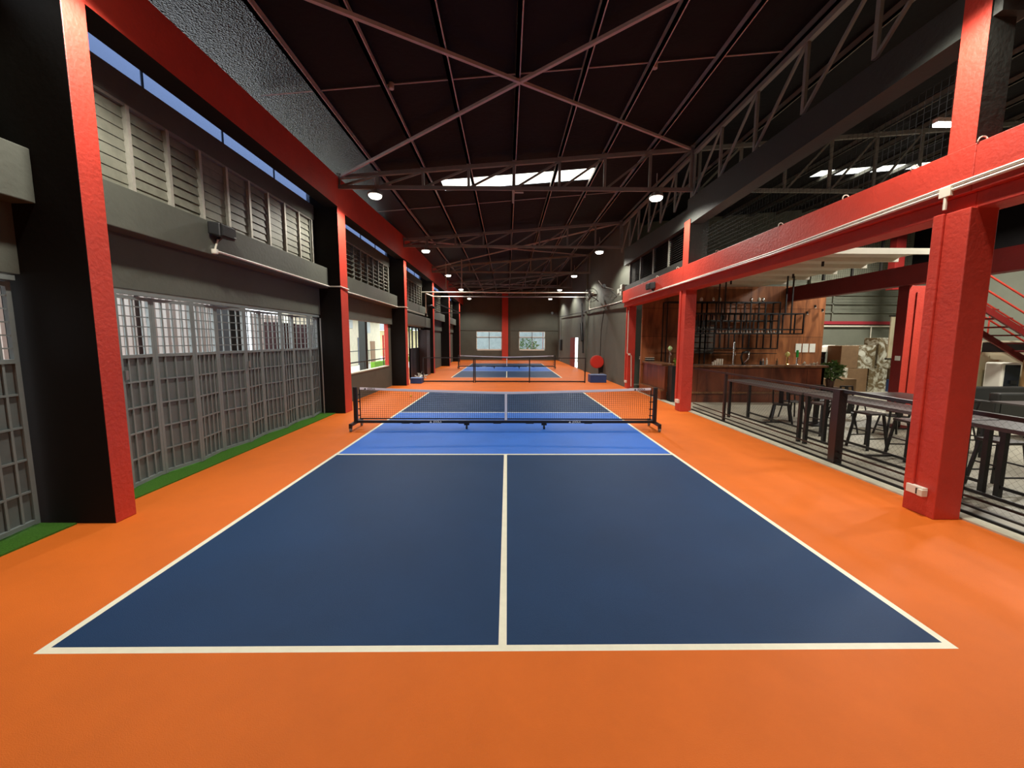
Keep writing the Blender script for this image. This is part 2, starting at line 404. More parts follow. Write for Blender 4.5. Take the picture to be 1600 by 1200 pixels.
# ------------------------------------------------------------------ folding gates
def folding_gate(y0, y1, n, label, flip=0):
    g = thing('folding_gate', (XW+.05, (y0+y1)/2, 0), label, 'gate', 'grey folding gates')
    pw = (y1-y0)/n; xb = XW+.03; H = 2.62
    MB().box(xb-.04, xb+.04, y0, y1, H+.01, H+.06).build('top_track', GATE, g)
    for k in range(n):
        xa = xb+(.05 if (k+flip) % 2 else -.04); xc = xb+(.05 if (k+1+flip) % 2 else -.04)
        A = Vector((xa, y0+k*pw+.006, 0)); B = Vector((xc, y0+(k+1)*pw-.006, 0)); d = B-A
        P = lambda t, z: (A.x+d.x*t, A.y+d.y*t, z)
        f = MB()
        for t in (.03, .97): f.bar(P(t, .03), P(t, H), .045, .045)
        for z in (.06, 1.80, H-.03): f.bar(P(.03, z), P(.97, z), .04, .045)
        lf = f.build('leaf', GATE, g)
        b = MB(); nb = 3 if k % 3 else 4
        for q in range(1, nb+1):
            t = q/(nb+1); b.bar(P(t, .06), P(t, H-.03), .018, .022)
        for z in (.40, .75, 1.10, 1.45): b.bar(P(.03, z), P(.97, z), .02, .022)
        for q in range(1, 6): z = 1.80+q*.135; b.bar(P(.03, z), P(.97, z), .012, .014)
        b.build('bars', GATE, lf)
        s = MB(); off = Vector((-.018, 0, 0))
        p = [Vector(P(.03,.06))+off, Vector(P(.97,.06))+off, Vector(P(.97,1.8))+off, Vector(P(.03,1.8))+off]
        o2 = Vector((-.004,0,0)); s.hexa([p[0]+o2,p[0],p[1],p[1]+o2,p[3]+o2,p[3],p[2],p[2]+o2])
        s.build('sheet_panel', GATEP, lf)
        h = MB()
        for z in (.35, 1.0, 1.62): h.tube([P(.985, z), P(.985, z+.09)], .016, 6)
        h.build('hinge', GATE, lf)
        if k % 4 == 1: MB().box(A.x+.02, A.x+.05, A.y+.03, A.y+.07, 1.5, 1.62).build('bolt', GALV, lf)
    return g
folding_gate(2.2, 8.56, 10, 'long grey steel folding gate with bars above sheet panels, between two red columns')
folding_gate(-3.6, 1.84, 9, 'grey steel folding gate cut off by the picture edge, before the nearest column', 1)
folding_gate(-9, -3.62, 9, 'grey steel folding gate behind the camera', 1)
# slim white pole at gate end
tag(MB().tube([(-4.98, 8.5, 0), (-4.98, 8.5, 2.6)], .018, 8).build('pole', GALV), 'slim pale pole standing where the grey gate meets the second column', 'pole')

# ------------------------------------------------------------------ outside, left
tag(MB().box(-40, -7.2, -12, 60, -.25, -.02).box(-7.2, -5.3, -12, 60, -.25, -.02).build('ground', PAVE), 'pale sunlit paving outside the gates and window', 'ground', kind=ST)
cu = thing('pale_screen', (-8.5, 7.8, 0), 'pale vertically striped screen standing outside the grey gates', 'screen')
MB().box(-8.53, -8.47, 3.6, 10.5, 0, 3.5).build('panel', CURT, cu)
for y in (3.6, 7.0, 10.5): MB().box(-8.47, -8.42, y-.03, y+.03, 0, 3.5).build('post', BRONZE, cu)
cu = thing('pale_screen', (-8.5, 12, 0), 'pale striped screen outside the far half of the grey gates', 'screen')
MB().box(-8.53, -8.47, 11.1, 12.9, 0, 2.9).build('panel', CURT, cu)
box_obj('dark_opening_box', (-6.9, -6.5, 7.15, 7.8, 0, 3.6), BPLAS, 'black upright box standing in for a dark opening behind the grey gates', 'cabinet')  # black box put in for a dark opening outside
for (y0_, y1_, s_) in ((9.15, 10.2, 'middle'), (10.8, 12.0, 'far end')):
    box_obj('storage_crate', (-6.9, -6.5, y0_, y1_, 0, 2.52), mat('maroon board', (58, 22, 22), .6), 'dark maroon crate outside the grey gates, seen through their '+s_, 'crate')
tag(MB().box(-5.55, -5.5, -4, 1.6, 0, 3.3).build('taupe_board', mat('taupe board', (92, 80, 72), .8, var=.1)), 'taupe board behind the gate at the very edge of the picture', 'panel')
# neighbouring buildings
nb = thing('cream_building', (-12, 20, 0), 'cream rendered building seen through the large window', 'building')
MB().box(-12.5, -12, 20, 36, 0, 9).build('wall', SKYB, nb)
for y, z, h_, c in ((30.2, 0, 2.2, (110, 116, 130)), (33.2, 0, 1.9, (150, 116, 90))):
    MB().box(-12, -11.94, y, y+1.1, z, z+h_).build('door', mat('door %d' % y, c, .7), nb)
for y, z in ((32., 2.6), (28., 2.9)): MB().box(-12, -11.95, y, y+1.2, z, z+1.1).build('shutter', mat('pale shutter', (190, 196, 196), .7), nb)
MB().box(-12, -11.3, 20, 36, 3.9, 4.0).build('canopy', mat('canopy grey', (150, 156, 158), .7), nb)
nb2 = thing('roofed_shed', (-15, 48, 0), 'grey roofed shed beyond the cream building', 'building')
MB().box(-25, -7, 48.8, 49, 0, 3.2).build('wall', mat('buff render', (212, 196, 150), .8, var=.1), nb2)
MB().hexa([(-25,47,3.2),(-7,47,3.2),(-7,51,5),(-25,51,5),(-25,47,3.3),(-7,47,3.3),(-7,51,5.1),(-25,51,5.1)]).build('roof', mat('grey tiles', (120, 122, 120), .8, var=.2, vscale=4), nb2)
box_obj('red_post', (-9.9, -9.78, 29.8, 29.92, 0, 2.4), RED, 'thin red post outside the large window', 'post')
box_obj('dark_post', (-6.75, -6.45, 16.1, 16.4, 0, 4.4), mat('dark green post', (52, 56, 50), .7), 'thick dark post standing outside the large window', 'post')
hg = thing('handrail', (-6.1, 18, 0), 'dark green tube handrail outside the large window', 'railing')
MB().tube([(-6.1, 12.4, 1.12), (-6.1, 24, 1.12)], .028, 6).build('top_rail', mat('green black tube', (30, 40, 34), .6), hg)
for y in (12.5, 14.9, 17.6, 20.5): MB().tube([(-6.1, y, 0), (-6.1, y, 1.12)], .02, 6).build('post', MATS['green black tube'], hg)
hg = thing('handrail', (-9, 28, 0), 'further thin handrail across the yard outside', 'railing')
MB().tube([(-9, 20, 1.35), (-9, 36, 1.35)], .025, 6).build('top_rail', MATS['green black tube'], hg)
for y in (20.1, 24, 28, 32, 35.9): MB().tube([(-9, y, 0), (-9, y, 1.35)], .018, 6).build('post', MATS['green black tube'], hg)
tag(MB().box(-9.6, -9.3, 26, 44, -.02, .45).build('grass_hedge', LAWN), 'bright green low hedge in the yard outside', 'hedge', kind='stuff')
tr = thing('tree', (-10.6, 40, 0), 'small leafy tree beyond the yard railing', 'tree')
MB().tube([(-10.6, 40, 0), (-10.5, 40, 3.2)], .1, 7).build('trunk', CARD, tr)
MB().leaves((-10.5, 40, 4.2), 1.3, 300, .3).build('crown', LEAFB, tr)

# windows in bay 2 and red reveal
wn = thing('window_7', (XW-.07, 12.3, .93), 'large unglazed window opening onto the bright yard between two red columns', 'window', kind=ST)
rv = MB(); rv.box(-5.25, XW+.005, 15.0, 15.06, .93, 2.72); rv.build('reveal', RED, wn)
rv = MB(); rv.box(-5.27, XW+.02, 9.5, 15.02, .90, .935); rv.build('window_sill', KERB, wn)

# ------------------------------------------------------------------ doorway bay and its doors
dk = thing('sliding_door', (-4.95, 19.7, 0), 'black sliding door leaf with pale upper panes beside the bright doorway', 'door')
f = MB()
for y in (18.35, 19.0, 19.9, 20.5): f.box(-5.03, -4.97, y, y+.09, 0, 2.72)
f.box(-5.03, -4.97, 18.35, 20.59, 0, 1.6); f.box(-5.03, -4.97, 18.35, 20.59, 2.66, 2.74)
f.build('frame', BPLAS, dk)
MB().box(-5.01, -4.99, 18.44, 20.5, 1.6, 2.66).build('pane', GLASS, dk)
box_obj('black_panel', (-5.02, -4.55, 20.6, 21.6, 0, 2.6), BRONZE, 'tall black board leaning between the doorway and the fourth column', 'board')
box_obj('shutter_box', (-5.02, -4.6, 16.0, 22.1, 2.74, 3.3), WALL, 'charcoal roller shutter housing over the open doorway', 'shutter box', bevel=.02)
b = MB().tube([(-4.66, 20.9, 3.35), (-4.55, 20.9, 3.8), (-4.5, 20.9, 3.95), (-4.3, 21.0, 3.98), (-4.2, 21.1, 3.85)], .06, 8)
tag(b.build('duct_hose', BPLAS, smooth=True), 'black bent pipe hooking up over the doorway beam', 'pipe')
sc = MB().leaves((-4.55, 18.9, .14), .25, 60, .22, squash=.4)
tag(sc.build('crumpled_sheet', PAPER), 'crumpled pale sheet lying at the foot of the black door', 'sheet', kind='thing')

# ------------------------------------------------------------------ ceiling and roof steel
SL = .083
def rz(x): return 6.76+SL*(x-.2)
def roof_piece(b, x0, x1, y0, y1, m=0):
    a, c = rz(x0)+.13, rz(x1)+.13
    b.hexa([(x0,y0,a),(x1,y0,c),(x1,y1,c),(x0,y1,a),(x0,y0,a+.03),(x1,y0,c+.03),(x1,y1,c+.03),(x0,y1,a+.03)], m)
rb = MB()
roof_piece(rb, -5.6, 19, -9, 10.0); roof_piece(rb, -5.6, -1.95, 10.0, 10.9); roof_piece(rb, 2.7, 19, 10.0, 10.9)
roof_piece(rb, -5.6, 10.6, 10.9, 39.2); roof_piece(rb, 10.6, 14.6, 10.9, 11.7); roof_piece(rb, 10.6, 14.6, 12.3, 39.2); roof_piece(rb, 14.6, 19, 10.9, 39.2)
for f_ in range(0): pass
tag(rb.build('ceiling', ROOFM), 'matt black underside of the sloping roof', 'ceiling', kind=ST)
fb = MB()
a, c = rz(-5.2)+.12, rz(-3.55)+.122
fb.hexa([(-5.2,-9,a),(-3.55,-9,c),(-3.55,39,c),(-5.2,39,a),(-5.2,-9,a+.006),(-3.55,-9,c+.006),(-3.55,39,c+.006),(-5.2,39,a+.006)])
tag(fb.build('roof_foil', FOIL), 'crinkled dark reflective foil lining under the roof above the red eaves beam', 'foil lining')
sk = MB(); a, c = rz(-1.95)+.165, rz(2.75)+.165
sk.hexa([(-1.95,10,a),(2.7,10,c),(2.7,10.9,c),(-1.95,10.9,a),(-1.95,10,a+.01),(2.7,10,c+.01),(2.7,10.9,c+.01),(-1.95,10.9,a+.01)])
tag(sk.build('skylight', WSHEET), 'glaring white roof skylight just behind the truss over the net', 'skylight')
sk = MB(); a, c = rz(10.6)+.165, rz(14.6)+.165
sk.hexa([(10.6,11.7,a),(14.6,11.7,c),(14.6,12.3,c),(10.6,12.3,a),(10.6,11.7,a+.01),(14.6,11.7,c+.01),(14.6,12.3,c+.01),(10.6,12.3,a+.01)])
tag(sk.build('skylight', WSHEET), 'bright skylight over the lounge, broken up by dark purlins', 'skylight')
# purlins
PX = [.2+1.21*k for k in range(-3, 14)]
names = ['first in from the red eaves beam', 'second from the red eaves beam', 'third from the red eaves beam', 'in the middle of the hall', 'next after the middle one', 'second after the middle one', 'last before the charcoal valley beam']
for k, x in enumerate(PX):
    z = rz(x)
    b = MB(); b.box(x-.035, x+.035, -9, 39, z, z+.12); b.box(x-.035, x+.055, -9, 39, z, z+.012)
    lab = ('long brown grey steel purlin under the black roof, '+names[k]) if k < 7 else 'brown grey purlin %s over the lounge side' % ['one','two','three','four','five','six','seven','eight','nine','ten'][k-7]
    if k >= 7: lab = 'dark purlin over the lounge, number %s counted from the charcoal beam' % ['one','two','three','four','five','six','seven','eight','nine','ten'][k-7]
    tag(b.build('purlin', STEEL if k < 7 else TRUSS), lab, 'purlin', 'roof purlins')
# trusses
TY = [2.05, 8.8, 15.5, 22.1, 28.8, 35.5]
tl = ['overhead, out of the picture', 'nearest one, above the net in front of the bright skylight', 'second, above the far baseline of the first court',
      'third from the camera', 'fourth from the camera', 'last one before the back wall']
def truss(y, x0, x1, label, group, zb=6.05, first=None):
    t = thing('roof_truss', ((x0+x1)/2, y, zb), label, 'truss', group)
    b = MB(); b.bar((x0, y-.04, zb), (x1, y-.04, zb), .05, .1); b.bar((x0, y+.04, zb+.01), (x1, y+.04, zb+.01), .05, .06); b.build('bottom_chord', TRUSS, t)
    b = MB(); b.bar((x0, y, rz(x0)-.06), (x1, y, rz(x1)-.06), .08, .1); b.build('top_chord', TRUSS, t)
    xs = [x for x in PX if x0+.2 < x < x1-.2]
    nodes = [x0+.05]+xs+[x1-.05]
    for x in nodes:
        MB().bar((x, y, zb+.04), (x, y, rz(x)-.1), .07, .05, upv=(0,1,0)).build('upright', TRUSS, t)
        MB().box(x-.05, x+.05, y-.06, y+.06, rz(x)-.03, rz(x)+.03).build('cleat', TRUSS, t)
    for a, c in zip(nodes[:-1], nodes[1:]):
        MB().bar((a+.05, y, zb+.04), (c-.02, y, rz(c)-.1), .05, .045, upv=(0,1,0)).build('diagonal', TRUSS, t)
    return t
for i, y in enumerate(TY):
    if i == 0: continue
    truss(y, -4.5, 4.98, 'lattice roof truss, '+tl[i], 'hall roof trusses')
for i, (y, s_) in enumerate(((8.8, 'above the bar, ending near the bright tube light'), (2.05, 'passing over the lounge near the top corner'))):
    truss(y, 5.1, 14.6, 'dark lattice truss over the lounge '+s_, 'lounge roof trusses')
# plan bracing
def brace(p, q, label, r=.03):
    b = MB().bar((p[0], p[1], rz(p[0])-.05), (q[0], q[1], rz(q[0])-.05), .055, .055)
    tag(b.build('roof_brace', STEEL), label, 'brace', 'diagonal roof braces')
brace((-4.4, 2.05), (4.9, 8.8), 'long diagonal brace of the nearest roof cross, meeting the truss at the charcoal beam')
brace((-4.4, 8.8), (4.9, 2.05), 'long diagonal brace of the nearest roof cross, starting above the red eaves beam')
brace((-4.4, 15.6), (4.9, 22.25), 'thin diagonal brace of the second roof cross, rising away from the eaves')
brace((-4.4, 22.25), (4.9, 15.6), 'thin diagonal brace of the second roof cross, running back to the eaves')
brace((-4.4, 28.95), (4.9, 35.65), 'distant diagonal brace of the third roof cross, rising away from the eaves')
brace((-4.4, 35.65), (4.9, 28.95), 'distant diagonal brace of the third roof cross, running back to the eaves')
cb = thing('ceiling_cable', (0, 5.45, 6.7), 'thin conduit with two round boxes strung across the roof above the court', 'cable')
MB().tube([(-4.5, 5.5, rz(-4.5)+.1), (5, 5.4, rz(5)+.1)], .012, 6).build('conduit', STEEL, cb)
for x in (-2.1, 2.72): MB().lathe((x, 5.47, rz(x)+.02), [(.045, 0), (.05, .02), (.05, .1)], 12).build('junction_box', STEEL, cb)
cb = thing('ceiling_cable', (0, 12.2, 6.7), 'thin conduit strung across the roof behind the nearest truss', 'cable')
MB().tube([(-4.5, 12.2, rz(-4.5)+.1), (5, 12.1, rz(5)+.1)], .012, 6).build('conduit', STEEL, cb)
for x in (-1.0, 2.7): MB().lathe((x, 12.15, rz(x)+.02), [(.04, 0), (.045, .02), (.045, .1)], 12).build('junction_box', STEEL, cb)
cb = thing('wall_bracket', (.2, 8.7, 5.7), 'short pale bracket hanging under the middle of the nearest truss', 'bracket')
MB().box(.15, .2, 8.72, 8.78, 5.68, 6.0).build('plate', OFFW, cb); MB().box(.2, .45, 8.74, 8.77, 5.93, 5.96).build('arm', OFFW, cb)
# longitudinal truss over the charcoal beam
def long_truss(y0, y1, n, label):
    t = thing('roof_truss', (5.0, (y0+y1)/2, 5.85), label, 'truss', 'lattice along the charcoal beam')
    MB().bar((5, y0, 7.0), (5, y1, 7.0), .09, .09).build('top_chord', TRUSS, t)
    pw = (y1-y0)/n
    for k in range(n+1):
        y = y0+k*pw
        MB().bar((5, y, 5.84), (5, y, 6.98), .05, .07, upv=(0,1,0)).build('upright', TRUSS, t)
        if k < n: MB().bar((5, y+.05, 6.96), (5, y+pw-.02, 5.86), .04, .05).build('diagonal', TRUSS, t)
    return t
long_truss(2.05, 8.75, 5, 'lattice truss standing on the charcoal beam beside the court, nearest bay')
long_truss(8.85, 15.5, 6, 'lattice truss standing on the charcoal beam, bay behind the bar')

# ------------------------------------------------------------------ right side structure
for (y0, y1_, lab) in ((-9, 1.9, 'over the camera'), (1.9, 9.0, 'above the lounge opening'), (9.0, 15.0, 'above the dark louvres')):
    if y0 < -5: z0a, zz = 5.6, 5.6
    else: z0a, zz = (5.34 if y0 < 3 else 5.2), 5.18
    b = MB().hexa([(4.97,y0,z0a),(5.3,y0,z0a),(5.3,y1_,zz),(4.97,y1_,zz),(4.97,y0,z0a+.42),(5.3,y0,z0a+.42),(5.3,y1_,5.88),(4.97,y1_,5.88)])
    tag(b.build('beam', BEAMG), 'deep charcoal green beam '+lab, 'beam', kind=ST)
for (y0, y1_, lab) in ((-9, 1.95, 'running out of the picture'), (1.95, 9.0, 'spanning the near lounge opening'), (9.0, 14.9, 'above the bar end')):
    b = MB().box(4.93, 5.32, y0, y1_, 3.62, 4.11); b.box(5.0, 5.32, y0, y1_, 3.45, 3.62)
    tag(b.build('beam', RED, bevel=.01), 'rough red painted concrete beam with a stepped lower lip, '+lab, 'beam', kind=ST)
rc = [(1.93, 2.3, 4.93, 5.24, 'nearest, thick, with a socket at its foot'), (8.97, 9.33, 5.02, 5.34, 'second, between the near opening and the bar'), (14.6, 14.95, 5.15, 5.45, 'third, where the grey wall begins')]
for y0, y1_, x0, x1, s_ in rc:
    c = MB().box(x0, x1, y0, y1_, 0, 3.46)
    c.box(x0-.035, x0, y1_-.13, y1_-.02, .25, 3.46)
    tag(c.build('column', RED, bevel=.01), 'rough red concrete column, '+s_, 'column', kind=ST)
for y0, y1_, s_ in ((1.98, 2.25, 'near the top corner, between the red beam and charcoal beam'), (8.75, 9.1, 'beside the dark louvres, between the red beam and charcoal beam')):
    c = MB().box(4.95, 5.22 if y0 < 3 else 5.45, y0, y1_, 4.11, 5.75 if y0 < 3 else 5.3, fm={'-y':1})
    tag(c.build('column', [RED, BEAMG]), 'short upper column, red on the court side and charcoal on its near face, '+s_, 'column', kind=ST)
# dark louvres bay 2
lv = thing('window_8', (5.1, 12, 4.2), 'dark louvred opening above the red beam, before the grey wall', 'window', kind=ST)
b = MB(); b.box(5.02, 5.2, 9.1, 14.9, 4.11, 4.32); b.build('window_sill', BEAMG, lv)
pys = [9.15, 10.5, 11.85, 13.2, 14.55]
for y in pys: MB().box(5.08, 5.18, y-.035, y+.035, 4.32, 5.2).build('mullion', TRUSS, lv)
for k in range(4):
    b = MB()
    for q in range(13):
        z = 4.35+q*.066; b.hexa([(5.1,pys[k]+.04,z),(5.16,pys[k]+.04,z+.04),(5.16,pys[k+1]-.04,z+.04),(5.1,pys[k+1]-.04,z),(5.1,pys[k]+.04,z+.008),(5.16,pys[k]+.04,z+.048),(5.16,pys[k+1]-.04,z+.048),(5.1,pys[k+1]-.04,z+.008)])
    b.build('louvre_blades', DARK, lv)
box_obj('dark_board', (5.3, 5.34, 9.4, 14.9, 4.1, 5.3), DARK, 'dark board closing the back of the louvres above the bar', 'board', kind=ST)
# solid right wall with doorway
wr = MB(); y0 = 14.95
wr.box(XE, 5.45, y0, 27.1, 0, 7.31); wr.box(XE, 5.45, 30.3, YB, 0, 7.31); wr.box(XE, 5.45, 27.1, 30.3, 2.25, 7.31)
wr.box(5.08, XE, 23.7, 24.1, 0, 7.3)
tag(wr.build('wall_right', WALL), 'tall smooth charcoal wall beside the second court', 'wall', kind=ST)
d = thing('door_1', (5.2, 29, 0), 'deep red door panel standing in the doorway of the charcoal wall', 'door', kind=ST)
MB().box(5.14, 5.22, 28.35, 30.3, 0, 2.25).build('leaf', DRED, d)
box_obj('glow_board', (6.0, 6.05, 25.5, 30.2, 1.1, 2.2), mat('glowing pink board', (220, 190, 180), .7, emit=(.9,.8,.75), estr=.9), 'pale board made to glow, glimpsed through the red doorway', 'window')  # emission put into the board for the bright strip in the doorway
box_obj('dark_panel', (6.0, 6.05, 25.5, 30.2, 0, 1.1), DRED, 'dark red boarding below the glowing board behind the red doorway', 'panel', kind=ST)
# back wall with windows
bw = MB(); W = [(-3.12, -.52), (1.22, 3.9)]; z0, z1 = .98, 2.92
bw.box(-5.6, 5.4, YB, YB+.2, 0, z0); bw.box(-5.6, 5.45, YB, YB+.2, z1, 7.3)
bw.box(-5.6, W[0][0], YB, YB+.2, z0, z1); bw.box(W[0][1], W[1][0], YB, YB+.2, z0, z1); bw.box(W[1][1], 5.4, YB, YB+.2, z0, z1)
bw.box(-5.6, 5.4, YB-.06, YB, 3.0, 3.08)
tag(bw.build('wall_back', WALL), 'charcoal end wall behind the second court', 'wall', kind=ST)
for k, (a, c) in enumerate(W):
    wn = thing('window_%d' % (9+k), ((a+c)/2, YB+.1, z0), 'bright pale framed window in the end wall, '+('on the eaves side of the red pillar' if k == 0 else 'on the side of the charcoal wall'), 'window', kind=ST)
    f = MB(); t = .06
    f.box(a, c, YB+.02, YB+.1, z0, z0+.14); f.box(a, c, YB+.02, YB+.1, z1-t, z1); f.box(a, a+t, YB+.02, YB+.1, z0, z1); f.box(c-t, c, YB+.02, YB+.1, z0, z1)
    mid = (a+c)/2; f.box(a, c, YB+.02, YB+.1, 2.32, 2.38); f.build('window_frame', WHITE, wn)
    f = MB(); f.box(mid-.035, mid+.035, YB+.01, YB+.11, z0+.1, z1-.05); f.box(a, c, YB+.01, YB+.11, 2.24, 2.31); f.build('mullion', mat('grey mullion', (120, 130, 134), .5), wn)
    f = MB(); f.box(a, c, YB+.05, YB+.055, z0, z1); f.build('pane', GLASS, wn)
box_obj('column', (-.5, .12, YB-.22, YB, 0, 6.7), RED, 'broad red pillar in the middle of the end wall', 'column', kind=ST)
box_obj('red_post', (3.95-.25, 3.95-.2, YB+.6, YB+.7, 0, 3), RED, 'thin red upright outside the end window', 'post')
tag(MB().box(-12, 12, YB+.2, YB+30, -.2, -.01).build('ground', PAVE), 'pale yard beyond the end wall', 'ground', kind=ST)
box_obj('grey_neighbour_wall', (-9, 6, YB+7.6, YB+8, 0, 3.3), mat('blue grey wall', (150, 160, 162), .8, var=.2, vscale=3), 'blue grey wall across the yard, seen through the end window', 'wall')
tr = thing('tree', (2.4, YB+6, 0), 'dark leafy bush seen through the end window beside the red upright', 'bush')
MB().tube([(2.4, YB+6, 0), (2.4, YB+6, 1.2)], .12, 7).build('trunk', CARD, tr); MB().leaves((2.4, YB+6, 1.3), 1.2, 260, .3).build('crown', LEAFM, tr)
# remaining shell
box_obj('wall_rear', (-5.6, 19, -9.2, -9, 0, 8.4), WALL, 'charcoal wall behind the camera', 'wall', kind=ST)
box_obj('wall_east', (18.8, 19, -9, 39, 0, 5.2), GREYP, 'grey green wall at the far side of the lounge', 'wall', kind=ST)
box_obj('wall_east', (18.8, 19, -9, 39, 5.2, 8.6), ROOFM, 'upper wall at the far side of the lounge, blackened in place of darkness', 'wall', kind=ST)  # upper part coloured black in place of the darkness up there
ln = MB(); ln.box(5.35, 19, 16.5, 16.7, 0, 8.6)
tag(ln.build('wall_lounge', GREYP), 'grey green clad wall behind the cartons and bar', 'wall', kind=ST)
rb_ = MB()
for z in (3.35, 3.75, 4.15, 4.9): rb_.box(11.7, 18.8, 16.42, 16.5, z, z+.05)
rb_.box(15.2, 15.26, 16.42, 16.5, 3.0, 4.2); rb_.box(13.2, 13.26, 16.42, 16.5, 4.9, 7)
tag(rb_.build('trim_2', GREYP), 'horizontal ribs on the grey green wall', 'trim', kind=ST)
box_obj('trim_3', (12.6, 18.8, 16.38, 16.5, 2.83, 2.97), mat('crimson strip', (150, 36, 48), .6), 'crimson strip along the grey green wall', 'trim', kind=ST)
tag(MB().tube([(12.6, 16.4, 2.74), (18.0, 16.4, 2.74)], .035, 8).tube([(17.1, 16.4, 2.74), (17.1, 16.4, 1.3)], .025, 8).build('conduit', OFFW), 'off white pipe under the crimson strip', 'pipe')

# ------------------------------------------------------------------ lamps
def lamp_proto():
    t = thing('hall_lamp', (0,0,0), 'x', 'lamp', 'round lamps hung from the roof trusses')
    b = MB().lathe((0,0,0), [(.17, 0), (.19, .01), (.185, .05), (.08, .08), (.06, .2), (.0, .2)], 24); b.build('housing', GALV, t, smooth=False)
    MB().lathe((0,0,-.012), [(.06, -.07), (.13, -.055), (.165, -.02), (.17, .012)], 24).build('diffuser', LEDM, t)
    MB().tube([(0,0,.2), (0,0,.62)], .012, 6).build('hanging_rod', STEEL, t)
    return t
LP = lamp_proto(); first = True
LXS = (-3.5, 4.02); LYS = [-4.8, 1.9, 8.8, 15.5, 22.1, 28.8, 35.5]
ord_ = ['behind the camera', 'overhead at the top edge', 'from the nearest truss', 'from the second truss', 'from the third truss', 'from the fourth truss', 'from the last truss']
for j, y in enumerate(LYS):
    for k, x in enumerate(LXS):
        lab = 'glowing round lamp hung %s, on the %s side' % (ord_[j], 'gate wall' if k == 0 else 'lounge')
        if first: t = LP; t.location = (x, y, 5.86); t['label'] = lab; first = False
        else: t = dup(LP, (x, y, 5.86), label=lab)
        ld = bpy.data.lights.new('hall_lamp_light', 'SPOT'); ld.energy = LAMP_W; ld.spot_size = math.radians(154); ld.spot_blend = .4
        ld.shadow_soft_size = .16; ld.color = (1, .955, .86)
        lo_ = bpy.data.objects.new('hall_lamp_light', ld); COL.objects.link(lo_); lo_.parent = t; lo_.location = (0, 0, -.1)
# tube light by upper column and lounge tubes added to brighten the lounge
def tube_light(x, y, z, ln_, lab, w_=60, rzv=0):
    t = thing('tube_light', (x, y, z), lab, 'lamp')
    MB().box(x-ln_/2, x+ln_/2, y-.05, y+.05, z+.03, z+.1).build('housing', WHITE, t); MB().box(x-ln_/2, x+ln_/2, y-.04, y+.04, z-.02, z+.03).build('tube', TUBEM, t)
    MB().bar((x, y, z+.1), (x, y, rz(x)+.14), .012, .012).build('hanging_rod', STEEL, t)
    ld = bpy.data.lights.new('tube_light_light', 'AREA'); ld.shape = 'RECTANGLE'; ld.size = ln_; ld.size_y = .1; ld.energy = w_; ld.color = (1, .97, .88)
    lo_ = bpy.data.objects.new('tube_light_light', ld); COL.objects.link(lo_); lo_.parent = t; lo_.location = (0, 0, -.04)
    return t
tube_light(7.72, 4.9, 5.78, .55, 'bright white tube light beside the short upper column near the top corner', 70)
tube_light(9.6, 3.0, 5.5, .6, 'added tube light brightening the near end of the lounge, out of the picture', 160)  # fill lamp added for the near lounge
tube_light(12.6, 6.0, 6.0, 1.2, 'added tube light brightening the lounge from over the sofas, out of the picture', 520)  # fill lamp added to lift the lounge floor and tables
tube_light(14.8, 12.5, 6.3, 1.2, 'added tube light brightening the cartons from high above', 620)  # fill lamp added to lighten the carton pile

